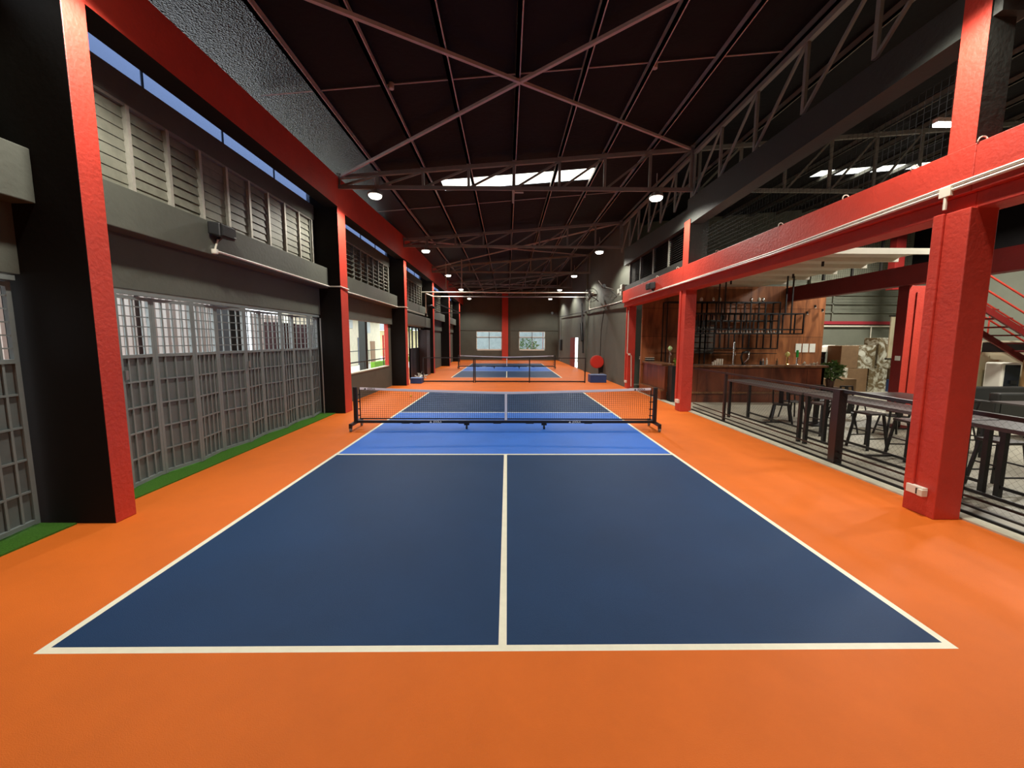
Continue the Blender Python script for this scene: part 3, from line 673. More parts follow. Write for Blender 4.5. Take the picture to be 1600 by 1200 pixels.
# ------------------------------------------------------------------ pickleball nets
def court_net(y, label, tapetext=True):
    t = thing('pickleball_net', (0, y, 0), label, 'net', 'portable pickleball nets')
    X = 3.44
    for s in (-1, 1):
        p = MB(); p.box(s*X-.04, s*X+.04, y-.04, y+.04, .14, .965); po = p.build('post', BPLAS, t, bevel=.006)
        MB().bar((s*X, y-.36, .15), (s*X, y+.36, .15), .07, .06).build('foot_bar', BPLAS, t, bevel=.006)
        for e in (-1, 1):
            w_ = MB().lathe((s*X-.018, y+e*.34, .046), [(.046, 0), (.046, .036)], 16, axis='x')
            fk = MB(); fk.box(s*X-.03, s*X+.03, y+e*.34-.03, y+e*.34+.03, .07, .13); c_ = fk.build('caster', BPLAS, t); w_.build('wheel', mat('grey rubber', (110, 108, 104), .6), c_)
        st_ = MB()
        for z in (.3, .45, .62, .78): st_.box(s*(X-.12)-.008, s*(X-.05)+.008, y-.01, y+.01, z, z+.02)
        st_.build('tie_strap', CNET, t)
    bb = MB().box(-X+.03, X-.03, y-.035, y+.035, .135, .195).build('base_bar', BPLAS, t, bevel=.006)
    for x in (-2.05, -1.0, -.2, .55, 1.9, -2.3): 
        MB().box(x-.09, x+.09, y-.04, y+.04, .125, .14).build('bar_joint', BPLAS, bb)
    for x in (-.9, .88):
        c_ = MB().box(x-.06, x+.06, y-.05, y+.0, .09, .135).build('caster', BPLAS, t)
        MB().lathe((x-.02, y-.04, .045), [(.045, 0), (.045, .04)], 14, axis='x').build('wheel', BPLAS, c_)
    def ztop(x): return .862+.095*(abs(x)/3.35)**1.3
    n = MB(); r = .0022
    xs = [-3.33+6.66*i/148 for i in range(149)]
    for x in xs: n.box(x-r, x+r, y-r*.5, y+r*.5, .235, ztop(x)-.02)
    rows = 15
    for j in range(rows):
        f_ = j/rows
        for i in range(0, 148, 4):
            xa, xb = xs[i], xs[min(i+4, 148)]; za = .235+(ztop(xa)-.25)*f_; zb_ = .235+(ztop(xb)-.25)*f_
            n.bar((xa, y, za), (xb, y, zb_), r, r*1.6)
    n.build('mesh_net', CNET, t)
    n = MB()
    for i in range(0, 148, 4):
        xa, xb = xs[i], xs[min(i+4, 148)]
        n.hexa([(xa,y-.008,ztop(xa)-.052),(xb,y-.008,ztop(xb)-.052),(xb,y+.008,ztop(xb)-.052),(xa,y+.008,ztop(xa)-.052),
                (xa,y-.008,ztop(xa)),(xb,y-.008,ztop(xb)),(xb,y+.008,ztop(xb)),(xa,y+.008,ztop(xa))])
    tp = n.build('top_tape', TAPE, t)
    n = MB(); n.bar((-3.36, y, .235), (3.36, y, .225), .012, .028); n.bar((-3.34, y, .235), (-3.34, y, .93), .02, .02, upv=(0,1,0)); n.bar((3.34, y, .235), (3.34, y, .93), .02, .02, upv=(0,1,0))
    n.build('net_border', CNET, t)
    MB().box(-.028, .028, y-.014, y+.012, .2, .86).build('centre_strap', TAPE, t)
    R = (PI/2, 0, 0)
    for s in (-1, 1):
        sl = math.atan(.12/3.35*1.1)*s
        text('lettering', 'JOOLA', .058, (s*3.09+.02, y-.011, ztop(3.09)-.028), (PI/2, -sl*.9, 0), BPLAS, tp)
        a = MB(); cx = s*3.09-.12; cz = ztop(cx)-.028
        a.hexa([(cx-.03,y-.011,cz-.018),(cx+.03,y-.011,cz-.018),(cx+.03,y-.009,cz-.018),(cx-.03,y-.009,cz-.018),(cx-.004,y-.011,cz+.02),(cx+.004,y-.011,cz+.02),(cx+.004,y-.009,cz+.02),(cx-.004,y-.009,cz+.02)])
        a.build('emblem', BPLAS, tp)
        text('lettering', 'JOOLA', .062, (s*1.6+.03, y-.037, .165), R, WHITE, bb)
        a = MB(); cx = s*1.6-.125; cz = .165
        a.hexa([(cx-.03,y-.038,cz-.02),(cx+.03,y-.038,cz-.02),(cx+.03,y-.036,cz-.02),(cx-.03,y-.036,cz-.02),(cx-.004,y-.038,cz+.02),(cx+.004,y-.038,cz+.02),(cx+.004,y-.036,cz+.02),(cx-.004,y-.036,cz+.02)])
        a.build('emblem', WHITE, bb)
    return t
court_net(6.7, 'black framed portable pickleball net with white tape on the near court')
court_net(26.3, 'distant portable pickleball net with white tape on the second court')
tag(MB().lathe((-3.42, 11.9, .0), [(.005, 0), (.028, .012), (.037, .037), (.028, .062), (.005, .074)], 14).build('pickleball', mat('yellow ball', (226, 190, 60), .5), smooth=True), 'small yellow ball lying on the orange floor behind the near net', 'ball')

# barrier frames between courts
def barrier(x0, x1, mids, label):
    y = 16.85; t = thing('barrier_frame', ((x0+x1)/2, y, 0), label, 'barrier', 'court divider frames')
    b = MB().box(x0, x1, y-.02, y+.02, 1.17, 1.21).build('top_rail', BPLAS, t); b = MB().box(x0, x1, y-.03, y+.03, .03, .09).build('bottom_rail', BPLAS, t)
    for x in [x0+.02, x1-.02]+mids: MB().box(x-.025, x+.025, y-.025, y+.025, 0, 1.2).build('post', BPLAS, t)
barrier(-4.02, -1.56, [], 'black divider frame between the courts, on the gate wall side')
barrier(-1.53, 3.8, [1.1], 'wide black divider frame between the courts, with a middle post')
def blue_box(x0, x1, y0, y1_, h, label):
    b = thing('blue_box', ((x0+x1)/2, (y0+y1_)/2, 0), label, 'box', 'low blue boxes')
    MB().box(x0, x1, y0, y1_, 0, h).build('body', BBOX, b, bevel=.01); MB().box(x0-.01, x1+.01, y0-.01, y1_+.01, h, h+.02).build('lid', mat('pale blue trim', (96, 120, 160), .5), b)
blue_box(-4.5, -3.98, 16.3, 16.8, .24, 'low blue box at the foot of the third column')
blue_box(4.06, 4.84, 16.9, 17.5, .36, 'low blue box on the floor below the round red reel')

# ------------------------------------------------------------------ wall fittings, right wall
hr = thing('hose_reel', (4.98, 19.1, .88), 'round red hose reel mounted low on the charcoal wall', 'hose reel')
MB().lathe((4.84, 19.1, .9), [(.30, -.14), (.345, -.13), (.345, -.1), (.26, -.08), (.26, .06), (.345, .08), (.345, .11)], 36, axis='y').build('drum', RED, hr)
MB().lathe((4.84, 19.1, .9), [(.31, -.15), (.31, -.139)], 36, axis='y').build('face_plate', mat('bright red plate', (206, 48, 34), .5), hr)
MB().box(4.95, XE, 19.15, 19.3, .3, .9).build('bracket', BPLAS, hr)
MB().tube([(4.9, 18.9, .6), (4.95, 18.9, .1)], .03, 6).build('hose', BPLAS, hr)
def wall_fan(x, y, z, lab):
    t = thing('wall_fan', (x, y, z), lab, 'fan', 'wall fans')
    c = MB(); R_ = .37; 
    for rr, dy in ((R_, 0), (R_*.98, .12), (.2, -.05)):
        pts = [(x+math.cos(a)*rr, y+dy, z+math.sin(a)*rr) for a in [2*PI*k/28 for k in range(29)]]; c.tube(pts, .008, 5, cap=False)
    for k in range(20):
        a = 2*PI*k/20; c.tube([(x+math.cos(a)*.06, y-.07, z+math.sin(a)*.06), (x+math.cos(a)*R_, y, z+math.sin(a)*R_), (x+math.cos(a)*.08, y+.14, z+math.sin(a)*.08)], .003, 4)
    c.build('guard', BPLAS, t)
    MB().lathe((x, y, z), [(.07, 0), (.09, .05), (.09, .3), (.05, .34)], 14, axis='y').build('motor', BPLAS, t)
    b = MB()
    for k in range(3):
        a = 2*PI*k/3; b.bar((x, y, z), (x+math.cos(a)*.32, y+.03, z+math.sin(a)*.32), .14, .01, upv=(0,1,.4))
    b.build('blades', GALV, t)
    MB().tube([(x, y+.3, z), (x+.3, y+.35, z-.15), (5.1, y+.35, z-.3)], .025, 6).build('bracket', BPLAS, t)
wall_fan(4.62, 19.9, 4.5, 'black caged wall fan on the charcoal wall below the white pipes')
sw = thing('flood_lamp', (4.95, 17.4, 4.7), 'small black spotlight on a wall arm above the caged fan', 'spotlight')
MB().tube([(XE, 17.4, 4.5), (4.6, 17.2, 4.62), (4.35, 17.0, 4.85)], .02, 6).build('arm', GALV, sw); MB().lathe((4.62, 17.1, 4.62), [(.09, -.1), (.09, .08)], 12, axis='y').build('head', BPLAS, sw)
MB().tube([(4.62, 17.15, 4.55), (4.95, 17.0, 4.4), (XE, 16.8, 4.1)], .015, 5).build('cable', BPLAS, sw)
db = thing('junction_boxes', (5.05, 15.5, 4.2), 'cluster of pale grey boxes on the end of the charcoal wall beside the red beam', 'boxes')
for y, z in ((15.3, 4.35), (15.75, 4.22), (15.35, 4.1)): MB().box(4.95, XE, y-.14, y+.14, z-.12, z+.1).build('box', mat('pale grey plastic', (150, 152, 142), .6), db, bevel=.02)
wp = MB().tube([(4.99, 14.1, 3.68), (5.05, 17, 3.72), (5.06, 23, 3.88), (5.06, 36, 4.25)], .03, 8)
tag(wp.build('wall_pipe', BPLAS), 'dark pipe with white conduit climbing along the charcoal wall', 'pipe')
tag(MB().tube([(5.02, 14.2, 3.73), (5.05, 17, 3.78), (5.05, 22.5, 3.93), (5.05, 22.5, 4.8)], .022, 8).build('conduit', WHITE), 'white conduit rising on the charcoal wall to the cross pipe', 'pipe')
tag(MB().tube([(-5.1, 22.0, 4.86), (5.2, 22.0, 4.86)], .035, 8).build('cross_pipe', WHITE), 'white pipe spanning the whole hall behind the divider frames', 'pipe')
tag(MB().tube([(-5.1, 22.7, 4.68), (5.2, 22.7, 4.68)], .03, 8).build('cross_pipe', GALV), 'grey pipe spanning the hall just under the white one', 'pipe')
cp = thing('coiled_pole', (5.0, 24.6, 1.2), 'black padded pole hanging upright on the charcoal wall', 'pole')
MB().tube([(5.02, 24.9, 4.5), (5.02, 24.6, 3.2)], .05, 8).build('rod', BPLAS, cp); MB().tube([(4.98, 24.6, 3.2), (4.98, 24.2, 2.0)], .1, 8).build('sleeve', BPLAS, cp); MB().tube([(5.02, 24.2, 2.0), (5.02, 24.1, 1.2)], .05, 8).build('rod', BPLAS, cp)
tag(MB().tube([(5.06, 18.7, 3.6), (5.05, 19.2, 2.6), (5.06, 19.3, 1.6), (5.06, 19.25, .3)], .018, 6).build('hanging_cable', BPLAS), 'dark cable hanging down the charcoal wall above the red reel', 'cable')
tag(MB().tube([(5.15, 36.5, 4.25), (5.15, 36.5, 0)], .04, 6).build('downpipe', GALV), 'pale downpipe at the far corner of the charcoal wall', 'pipe')
sw = thing('flood_lamp', (4.6, 36.5, 4.6), 'small dark spotlight at the far corner of the hall', 'spotlight')
MB().lathe((4.3, 36.3, 4.6), [(.12, -.1), (.12, .1)], 10, axis='y').build('head', BPLAS, sw); MB().tube([(4.35, 36.4, 4.55), (5.2, 36.6, 4.2)], .02, 5).build('arm', BPLAS, sw)
box_obj('fuse_box', (5.0, XE, 35.4, 36.0, 1.1, 2.1), BPLAS, 'small dark box on the far end of the charcoal wall', 'box')
# triangular bracket, left
tb = thing('wall_bracket', (-4.4, 25, 3.9), 'black triangular wall bracket jutting from the fourth red column', 'bracket')
MB().bar((-4.4, 22.7, 4.3), (-2.9, 22.9, 3.72), .06).bar((-4.4, 22.7, 3.72), (-2.9, 22.9, 3.7), .05).build('frame', BPLAS, tb)
tag(MB().tube([(-4.5, 20.3, 4.6), (-4.4, 22.1, 4.62), (-3.4, 22.2, 4.62)], .03, 6).tube([(-4.5, 20.3, 4.6), (-4.5, 20.3, 3.5)], .03, 6).build('conduit', OFFW), 'pale bent pipe by the fourth red column', 'pipe')
for x, y, s_ in ((-3.45, 15.9, 'near the gate wall'), (-2.55, 15.8, 'nearer the middle')):
    tag(MB().tube([(x, y+5, rz(x)), (x, y+5, 4.9)], .03, 6).build('drop_rod', STEEL), 'thin steel drop rod down to the white cross pipe, '+s_, 'rod')

# speakers
def speaker(name, base, d, lab):
    x, y, z = base; s = 1 if d > 0 else -1
    t = thing(name, base, lab, 'speaker', 'black wall speakers')
    a = math.radians(28)*1; b = MB()
    # trapezoid cabinet lying along y, turned a little to the camera
    cs, sn = math.cos(a), math.sin(a)
    def R(px, py, pz): return (x+s*(px*cs+py*sn*.0)+s*0, y+py, z+pz)
    L = .22
    P = [R(.02,-L,-.09),R(.22,-L+.04,-.13),R(.22,L-.04,-.13),R(.02,L,-.09),R(.02,-L,.11),R(.22,-L+.04,.09),R(.22,L-.04,.09),R(.02,L,.11)]
    if s < 0: P = [P[i] for i in (1,0,3,2,5,4,7,6)]
    b.hexa(P); b.build('cabinet', BPLAS, t, bevel=.02)
    MB().box(x+s*.18, x+s*.225, y-.15, y+.15, z-.1, z+.06).build('grille', mat('speaker grille', (30,30,30), .8, bump=.6, bscale=200), t)
    MB().box(x+s*.225, x+s*.23, y+.1, y+.15, z-.09, z-.07).build('badge', GALV, t)
    MB().bar((x, y, z-.16), (x+s*.1, y, z-.08), .04).build('bracket', BPLAS, t)
    return t
speaker('wall_speaker', (-4.76, 4.45, 3.8), 1, 'black speaker mounted on the ledge beam under the louvres')
speaker('wall_speaker', (4.93, 11.25, 3.86), -1, 'small black speaker on the red beam above the bar end')
cn = thing('conduit', (-4.75, 6.5, 3.45), 'white conduit running from the speaker along the ledge beam', 'conduit')
MB().tube([(-4.74, 4.4, 3.47), (-4.74, 8.6, 3.45), (-4.44, 8.62, 3.45), (-4.42, 9.1, 3.43), (-4.74, 9.16, 3.45), (-4.74, 15.4, 3.46), (-4.43, 15.45, 3.46), (-4.43, 15.9, 3.46), (-4.7, 15.95, 3.46), (-4.74, 22, 3.46)], .018, 8).build('pipe', WHITE, cn)
MB().lathe((-4.74, 4.36, 3.42), [(.045, 0), (.05, .02), (.05, .07)], 12).build('junction_box', WHITE, cn)
MB().tube([(-4.735, 4.36, 3.48), (-4.72, 4.42, 3.66)], .014, 6).build('cable', OFFW, cn)
# conduits on red beam
cn = thing('conduit', (4.9, 5, 3.66), 'pair of white conduits running along the face of the red beam', 'conduit')
for dz in (0, .045):
    MB().tube([(4.915, -3, 3.78+dz), (4.915, 2.1, 3.7+dz), (4.915, 5.2, 3.63+dz*.8), (4.915, 9, 3.64+dz*.5), (4.915, 13.9, 3.67)], .018, 8).build('pipe', WHITE, cn)
MB().box(4.89, 4.93, 2.12, 2.24, 3.64, 3.74).build('junction_box', OFFW, cn)
MB().tube([(4.91, 2.18, 3.64), (4.91, 2.18, 3.5)], .018, 6).build('elbow', OFFW, cn)
cn = thing('conduit', (5.1, 14.6, 1.5), 'white conduit running down the third red column to the floor', 'conduit')
MB().tube([(5.12, 14.62, 3.3), (5.12, 14.6, 1.5), (5.28, 14.56, 1.4), (5.3, 14.5, .1)], .02, 8).build('pipe', OFFW, cn); MB().lathe((5.2, 14.55, 1.42), [(.05, 0), (.05, .08)], 10).build('junction_box', WHITE, cn)
for k, (x, y, s_) in enumerate(((4.9, 2.1, 'nearest red column'), (4.99, 9.1, 'second red column'), (5.12, 14.7, 'third red column'))):
    so = thing('power_socket', (x, y, .3), 'white power socket low on the '+s_, 'socket', 'column sockets')
    MB().box(x-.03, x+.03, y-.08, y+.12, .24, .34).build('plate', WHITE, so, bevel=.005)
    if k == 0: MB().box(x-.05, x+.02, y-.09, y-.03, .24, .32).build('plug', OFFW, so, bevel=.005); MB().box(x-.035, x, y-.03, y+.0, .25, .32).build('switch', BPLAS, so)
# beam hooks
for k, y in enumerate((1.2, 1.9, 2.6, 3.6, 5.0, 7.2, 9.4, 11.0, 12.4)):
    b = MB().tube([(4.95+.03*math.cos(a), y+.01*a, 4.125+.03*math.sin(a)) for a in [PI*1.5*j/8 for j in range(9)]], .008, 5)
    h = tag(b.build('screw_hook', OFFW), 'small pale screw hook on top of the red beam', 'hook', 'screw hooks on the red beam')

# nettings
def netting(name, x, y0, y1_, z0, z1, step, diag, label, r=.0016, group=None):
    b = MB()
    if diag:
        H = z1-z0; y = y0-H
        while y < y1_:
            for s in (1, -1):
                ya, yb = (y, y+H) if s > 0 else (y+H, y)
                za, zb = z0, z1
                # clip
                lo, hi = min(ya, yb), max(ya, yb)
                if hi <= y0 or lo >= y1_: continue
                t0, t1 = 0., 1.; d_ = yb-ya
                for lim, sg in ((y0, 1), (y1_, -1)):
                    tt = (lim-ya)/d_
                    if (d_ > 0) == (sg > 0): t0 = max(t0, tt)
                    else: t1 = min(t1, tt)
                if t1-t0 < .02: continue
                b.bar((x, ya+d_*t0, za+(zb-za)*t0), (x, ya+d_*t1, za+(zb-za)*t1), r*2, r*2)
            y += step*1.414
    else:
        y = y0
        while y < y1_: b.bar((x, y, z0), (x, y, z1), r*2, r*2, upv=(0,1,0)); y += step
        z = z0
        while z < z1: b.bar((x, y0, z), (x, y1_, z), r*2, r*2); z += step
    return b.build(name, CNET)
o = netting('wire_mesh', 5.52, -1.0, 9.0, .12, 1.2, .055, True, '', r=.0005)
tag(o, 'fine diamond wire mesh filling the black lounge railing', 'mesh')
o = netting('upper_netting', 5.3, 2.3, 8.7, 4.1, 5.2, .09, False, '', r=.0011)
tag(o, 'fine dark square netting hung above the red beam', 'netting')

# ------------------------------------------------------------------ railing and track
RX = 5.55
rl = thing('lounge_railing', (RX, 5, 0), 'black brown metal railing dividing the court from the lounge', 'railing')
MB().bar((RX, 9.3, 1.225), (RX, 4.12, 1.225), .05, .04).build('top_rail', BRONZE, rl)
MB().bar((RX, 4.12, 1.225), (RX, -4, 1.16), .05, .05).build('top_rail', BLACK, rl)
for z, r in ((.2, .022), (.09, .022)): MB().bar((RX, -4, z), (RX, 9.3, z), .025, .025).build('lower_rail', BLACK, rl)
MB().bar((RX-.04, -4, .015), (RX-.04, 9.3, .015), .035, .03).build('floor_track', BLACK, rl)
for y, w_ in ((7.6, .06), (4.1, .14), (.4, .1)): MB().box(RX-w_/2, RX+w_/2, y-w_/2, y+w_/2, 0, 1.25).build('post', BRONZE, rl, bevel=.006)
# ------------------------------------------------------------------ high tables with stools
def high_table(y0, y1_, lab):
    t = thing('high_table', (6.25, (y0+y1_)/2, 0), lab, 'table', 'high bench tables along the railing')
    MB().box(5.93, 6.55, y0, y1_, .97, 1.02).build('table_top', TTOP, t, bevel=.004)
    for x in (5.98, 6.5):
        for y in (y0+.06, y1_-.06): MB().box(x-.03, x+.03, y-.03, y+.03, 0, .97).build('leg', BLACK, t)
    b = MB(); b.box(5.98, 6.0, y0+.06, y1_-.06, .12, .16); b.box(6.48, 6.5, y0+.06, y1_-.06, .12, .16); b.build('foot_rail', BLACK, t)
    MB().box(5.98, 6.5, (y0+y1_)/2-.02, (y0+y1_)/2+.02, .12, .15).build('cross_rail', BLACK, t)
high_table(5.48, 8.2, 'long black high table behind the railing, end nearest the bar')
high_table(2.72, 5.42, 'long black high table behind the railing, partly hidden by the near red column')
high_table(-.1, 2.66, 'long black high table beyond the near red column, cut by the picture edge')
def stool_proto():
    t = thing('bar_stool', (0,0,0), 'x', 'stool', 'black bar stools')
    MB().box(-.17, .17, -.17, .17, .66, .70).build('seat', TTOP, t, bevel=.01)
    for sx in (-1, 1):
        for sy in (-1, 1): MB().bar((sx*.14, sy*.14, .67), (sx*.21, sy*.21, 0), .035, .035).build('leg', BLACK, t)
    b = MB()
    for z, k in ((.22, .19), (.36, .18)):
        if z == .22: b.bar((-k, -k, z), (k, -k, z), .02).bar((-k, k, z), (k, k, z), .02)
        else: b.bar((-k, -k, z), (-k, k, z), .02).bar((k, -k, z), (k, k, z), .02)
    b.build('foot_ring', BLACK, t)
    return t
SP = stool_proto(); sl = [(6.95, 5.05, .1, 'first before the red column'), (7.0, 4.3, -.1, 'tucked close to the red column'), (6.85, 2.9, 0, 'hidden part by the near red column'),
    (9.5, 3.9, .1, 'beside the one in the open floor'), (8.6, 4.6, 0, 'in the open floor beyond the near red column'), (7.1, 1.9, .05, 'close to the picture edge'), (6.95, 6.2, .1, 'nearest the thick railing post')]
for i, (x, y, r, s_) in enumerate(sl):
    lab = 'black bar stool behind the high table, '+s_
    if i == 0: SP.location = (x, y, 0); SP.rotation_euler = (0,0,r); SP['label'] = lab
    else: dup(SP, (x, y, 0), r, lab)
# low tables and chairs
def low_table(x, y, w_, d_, lab, z=.74):
    t = thing('cafe_table', (x, y, 0), lab, 'table', 'low black lounge tables')
    MB().box(x-w_/2, x+w_/2, y-d_/2, y+d_/2, z-.035, z).build('table_top', TTOP, t, bevel=.004)
    MB().box(x-.04, x+.04, y-.04, y+.04, .03, z-.03).build('pedestal', BLACK, t)
    MB().box(x-.25, x+.25, y-.25, y+.25, 0, .03).build('base_plate', BLACK, t)
low_table(9.35, 6.9, 1.3, 1.3, 'wide low black table behind the bench tables, in front of the inner red column', .76)
low_table(11.3, 5.6, 1.5, 1.0, 'low black table beyond the near red column, in front of the sofa', .76)
low_table(7.6, 7.2, .8, .8, 'small low black table surrounded by chairs near the bar', .74)
def chair_proto():
    t = thing('dining_chair', (0,0,0), 'x', 'chair', 'black metal lounge chairs')
    MB().box(-.19, .19, -.19, .19, .44, .465).build('seat', BLACK, t, bevel=.012)
    b = MB(); b.bar((-.17, .18, .46), (-.18, .24, .82), .03).bar((.17, .18, .46), (.18, .24, .82), .03); b.bar((-.18, .24, .82), (.18, .24, .82), .03); b.bar((0, .19, .46), (0, .24, .82), .1, .012, upv=(0,1,0))
    b.build('backrest', BLACK, t)
    for sx in (-1, 1):
        for sy in (-1, 1): MB().bar((sx*.15, sy*.15, .45), (sx*.22, sy*.22, 0), .035, .03).build('leg', BLACK, t)
    return t
CP = chair_proto(); cl = [(6.95, 7.5, -.5, 'beside the first table by the bar'), (7.6, 6.45, 3.1, 'facing away at the small table near the bar'), (8.3, 7.3, 1.4, 'between the two low tables'), (7.6, 8.0, 0, 'behind the small table near the bar'),
    (8.35, 6.0, 2.9, 'in front of the wide low table'), (9.5, 5.8, 3.2, 'at the near edge of the wide low table'), (9.3, 8.1, .1, 'behind the wide low table, close to the cartons'), (8.6, 8.3, -.1, 'behind the wide low table, closer to the bar'),
    (10.6, 4.6, 3., 'at the low table in front of the sofa'), (11.8, 4.7, 3.3, 'at the low table close to the picture edge')]
for i, (x, y, r, s_) in enumerate(cl):
    lab = 'black metal chair '+s_
    if i == 0: CP.location = (x, y, 0); CP.rotation_euler = (0,0,r); CP['label'] = lab
    else: dup(CP, (x, y, 0), r, lab)
def sofa(x, y, w_, lab, rz_=0):
    t = thing('sofa', (x, y, 0), lab, 'sofa', 'dark leather sofas')
    MB().box(x-w_/2, x+w_/2, y-.4, y+.4, .12, .42).build('base', SOFA, t, bevel=.03); MB().box(x-w_/2, x+w_/2, y-.42, y-.2, .12, .86).build('backrest', SOFA, t, bevel=.04)
    for s in (-1, 1): MB().box(x+s*w_/2-.09, x+s*w_/2+.09, y-.42, y+.4, .12, .66).build('armrest', SOFA, t, bevel=.03)
    for sx in (-1, 1): MB().box(x+sx*(w_/2-.08)-.02, x+sx*(w_/2-.08)+.02, y-.38, y-.34, 0, .12).build('leg', GALV, t)
sofa(12.3, 7.0, 1.9, 'dark leather sofa seen from behind, beyond the near red column')
sofa(12.9, 8.3, 1.7, 'dark leather sofa in front of the cream cabinet')

# ------------------------------------------------------------------ bar
YC = 10.75
bc = thing('bar_counter', (8, YC+.4, 0), 'long dark red timber bar counter with a brown top', 'bar counter')
MB().box(5.75, 10.55, YC, YC+.08, 0, 1.17).box(10.47, 10.55, YC, YC+.6, 0, 1.17).build('front_panel', COUNTER, bc)
MB().box(5.7, 10.65, YC-.06, YC+.62, 1.17, 1.24).build('counter_top', CTOP, bc, bevel=.008)
MB().box(5.75, 10.55, YC-.05, YC, .30, .36).build('ledge', CTOP, bc)
bc = thing('bar_counter', (5.7, 12.9, 0), 'side wing of the timber bar counter along the court edge', 'bar counter')
MB().box(5.42, 5.5, 11.2, 13.45, .0, 1.17).build('front_panel', COUNTER, bc); MB().box(5.38, 5.98, 11.4, 13.45, 1.17, 1.24).build('counter_top', CTOP, bc, bevel=.008); MB().box(5.3, 5.42, 11.2, 13.45, .0, .3).build('step', COUNTER, bc)
MB().box(5.28, 5.42, 11.2, 13.45, .3, .35).build('ledge', CTOP, bc)
bf = tag(MB().box(5.5, 5.69, 10.8, 11.14, 0, 1.2).build('counter_end', BPLAS), 'black corner block joining the two bar counters', 'counter end')
wd = MB().box(5.35, 12.57, 13.5, 13.62, 0, 4.17)
tag(wd.build('wall_bar', PLY), 'stained plywood wall behind the bar', 'wall', kind=ST)
tag(MB().box(12.47, 12.57, 13.62, 16.5, 0, 4.17).build('wall_bar_return', PLY), 'plywood return wall beside the bar', 'wall', kind=ST)
# black tube shelf frame on the wall
def frame_box(b, x0, x1, y0, y1_, z0, z1, nx, r=.02, shelf=()):
    for x in [x0+(x1-x0)*i/nx for i in range(nx+1)]:
        for y in (y0, y1_): b.bar((x, y, z0), (x, y, z1), r*2, r*2, upv=(0,1,0))
        b.bar((x, y0, z1), (x, y1_, z1), r*2); b.bar((x, y0, z0), (x, y1_, z0), r*2)
    for z in (z0, z1)+tuple(shelf):
        for y in (y0, y1_): b.bar((x0, y, z), (x1, y, z), r*2)
sf = thing('back_shelf', (8, 12.6, 1.3), 'tall black tube shelving standing against the plywood wall', 'shelf')
b = MB(); frame_box(b, 6.1, 7.6, 12.95, 13.35, 0.0, 3.5, 1); frame_box(b, 7.6, 10.4, 12.95, 13.35, 1.75, 3.5, 5, shelf=(2.8,)); b.build('frame', BLACK, sf)
MB().box(7.6, 10.3, 13.0, 13.3, 2.82, 2.835).build('shelf_board', mat('glass shelf', (150, 130, 110), .2), sf)
st_ = MB()
for k in range(6): st_.box(7.3, 8.15, 13.36, 13.4, 1.55+k*.22, 1.73+k*.22)
st_.build('slatted_panel', mat('grey steel panel', (120, 112, 104), .3, metal=.6), sf)
MB().box(7.6, 10.4, 12.95, 13.35, 1.55, 1.57).build('lower_rail', BLACK, sf)
hf = thing('hanging_rack', (7.9, 10.9, 2.3), 'black tube rack hung from the ceiling over the bar counter', 'rack')
b = MB(); frame_box(b, 6.02, 9.72, 10.75, 11.15, 2.28, 2.93, 0+9, r=.018, shelf=(2.42,)); 
b.build('frame', BLACK, hf)
for x in (6.9, 7.1, 9.1, 9.3): MB().bar((x, 10.75, 2.93), (x, 10.75, 4.13), .035, .035, upv=(0,1,0)).build('hanger', BLACK, hf)
# wine glasses hung under the rack
def glass_proto():
    t = MB().lathe((0,0,0), [(.032, 0), (.03, -.003), (.004, -.008), (.004, -.075), (.02, -.09), (.036, -.13), (.033, -.17)], 10)
    return t.build('wine_glass', mat('wine glass', (200, 196, 186), .15, spec=.8))
GP = None
for i in range(22):
    x = 7.0+i*.1
    if GP is None: GP = glass_proto(); GP.location = (x, 10.95, 2.27); g_ = GP
    else: g_ = GP.copy(); COL.objects.link(g_); g_.location = (x, 10.95, 2.27)
    tag(g_, 'stemmed wine glass hanging upside down in the row under the black rack', 'glass', 'wine glasses hanging under the rack')
# things on the counter
def tap(x, y, h, m, m2, lab, head='ball'):
    t = thing('beer_tap', (x, y, 1.24), lab, 'beer tap', 'beer taps on the bar')
    MB().lathe((x, y, 1.24), [(.05, 0), (.05, .02), (.025, .04), (.022, h)], 12).build('column', m, t)
    if head == 'ball': MB().lathe((x, y, 1.24+h), [(.01, -.02), (.06, .03), (.075, .08), (.06, .13), (.01, .17)], 14).build('badge', m2, t, smooth=True)
    else: MB().box(x-.03, x+.03, y-.03, y+.03, 1.24+h, 1.24+h+.24).build('handle', m2, t, bevel=.012)
    MB().tube([(x, y, 1.24+h*.8), (x, y-.1, 1.24+h*.8), (x, y-.1, 1.24+h*.65)], .014, 6).build('spout', CHROME, t)
tap(7.6, 10.95, .52, CHROME, CHROME, 'tall chrome beer tap column in the middle of the bar', 'bar')
tap(9.42, 10.95, .28, BRASS, mat('pale yellow badge', (226, 220, 130), .4), 'brass beer tap with a round pale yellow badge')
tap(9.75, 10.95, .26, CHROME, GREENP, 'chrome beer tap with a vivid green handle', 'bar')
tap(5.72, 11.6, .45, CHROME, mat('pale green badge', (190, 226, 160), .4), 'chrome tap with a pale green badge on the side counter')
ht = thing('tap_tower', (7.98, 10.95, 1.24), 'black and silver harp shaped tap tower on the bar', 'beer tap')
MB().tube([(7.93, 10.95, 1.24), (7.86, 10.95, 1.5), (7.9, 10.95, 1.66), (8.1, 10.95, 1.68)], .03, 8).build('frame', BLACK, ht, smooth=True); MB().tube([(8.12, 10.95, 1.68), (8.1, 10.95, 1.45), (7.96, 10.95, 1.3)], .028, 8).build('neck', CHROME, ht, smooth=True)
MB().lathe((7.95, 10.95, 1.24), [(.07, 0), (.07, .03)], 14).build('base', BLACK, ht)
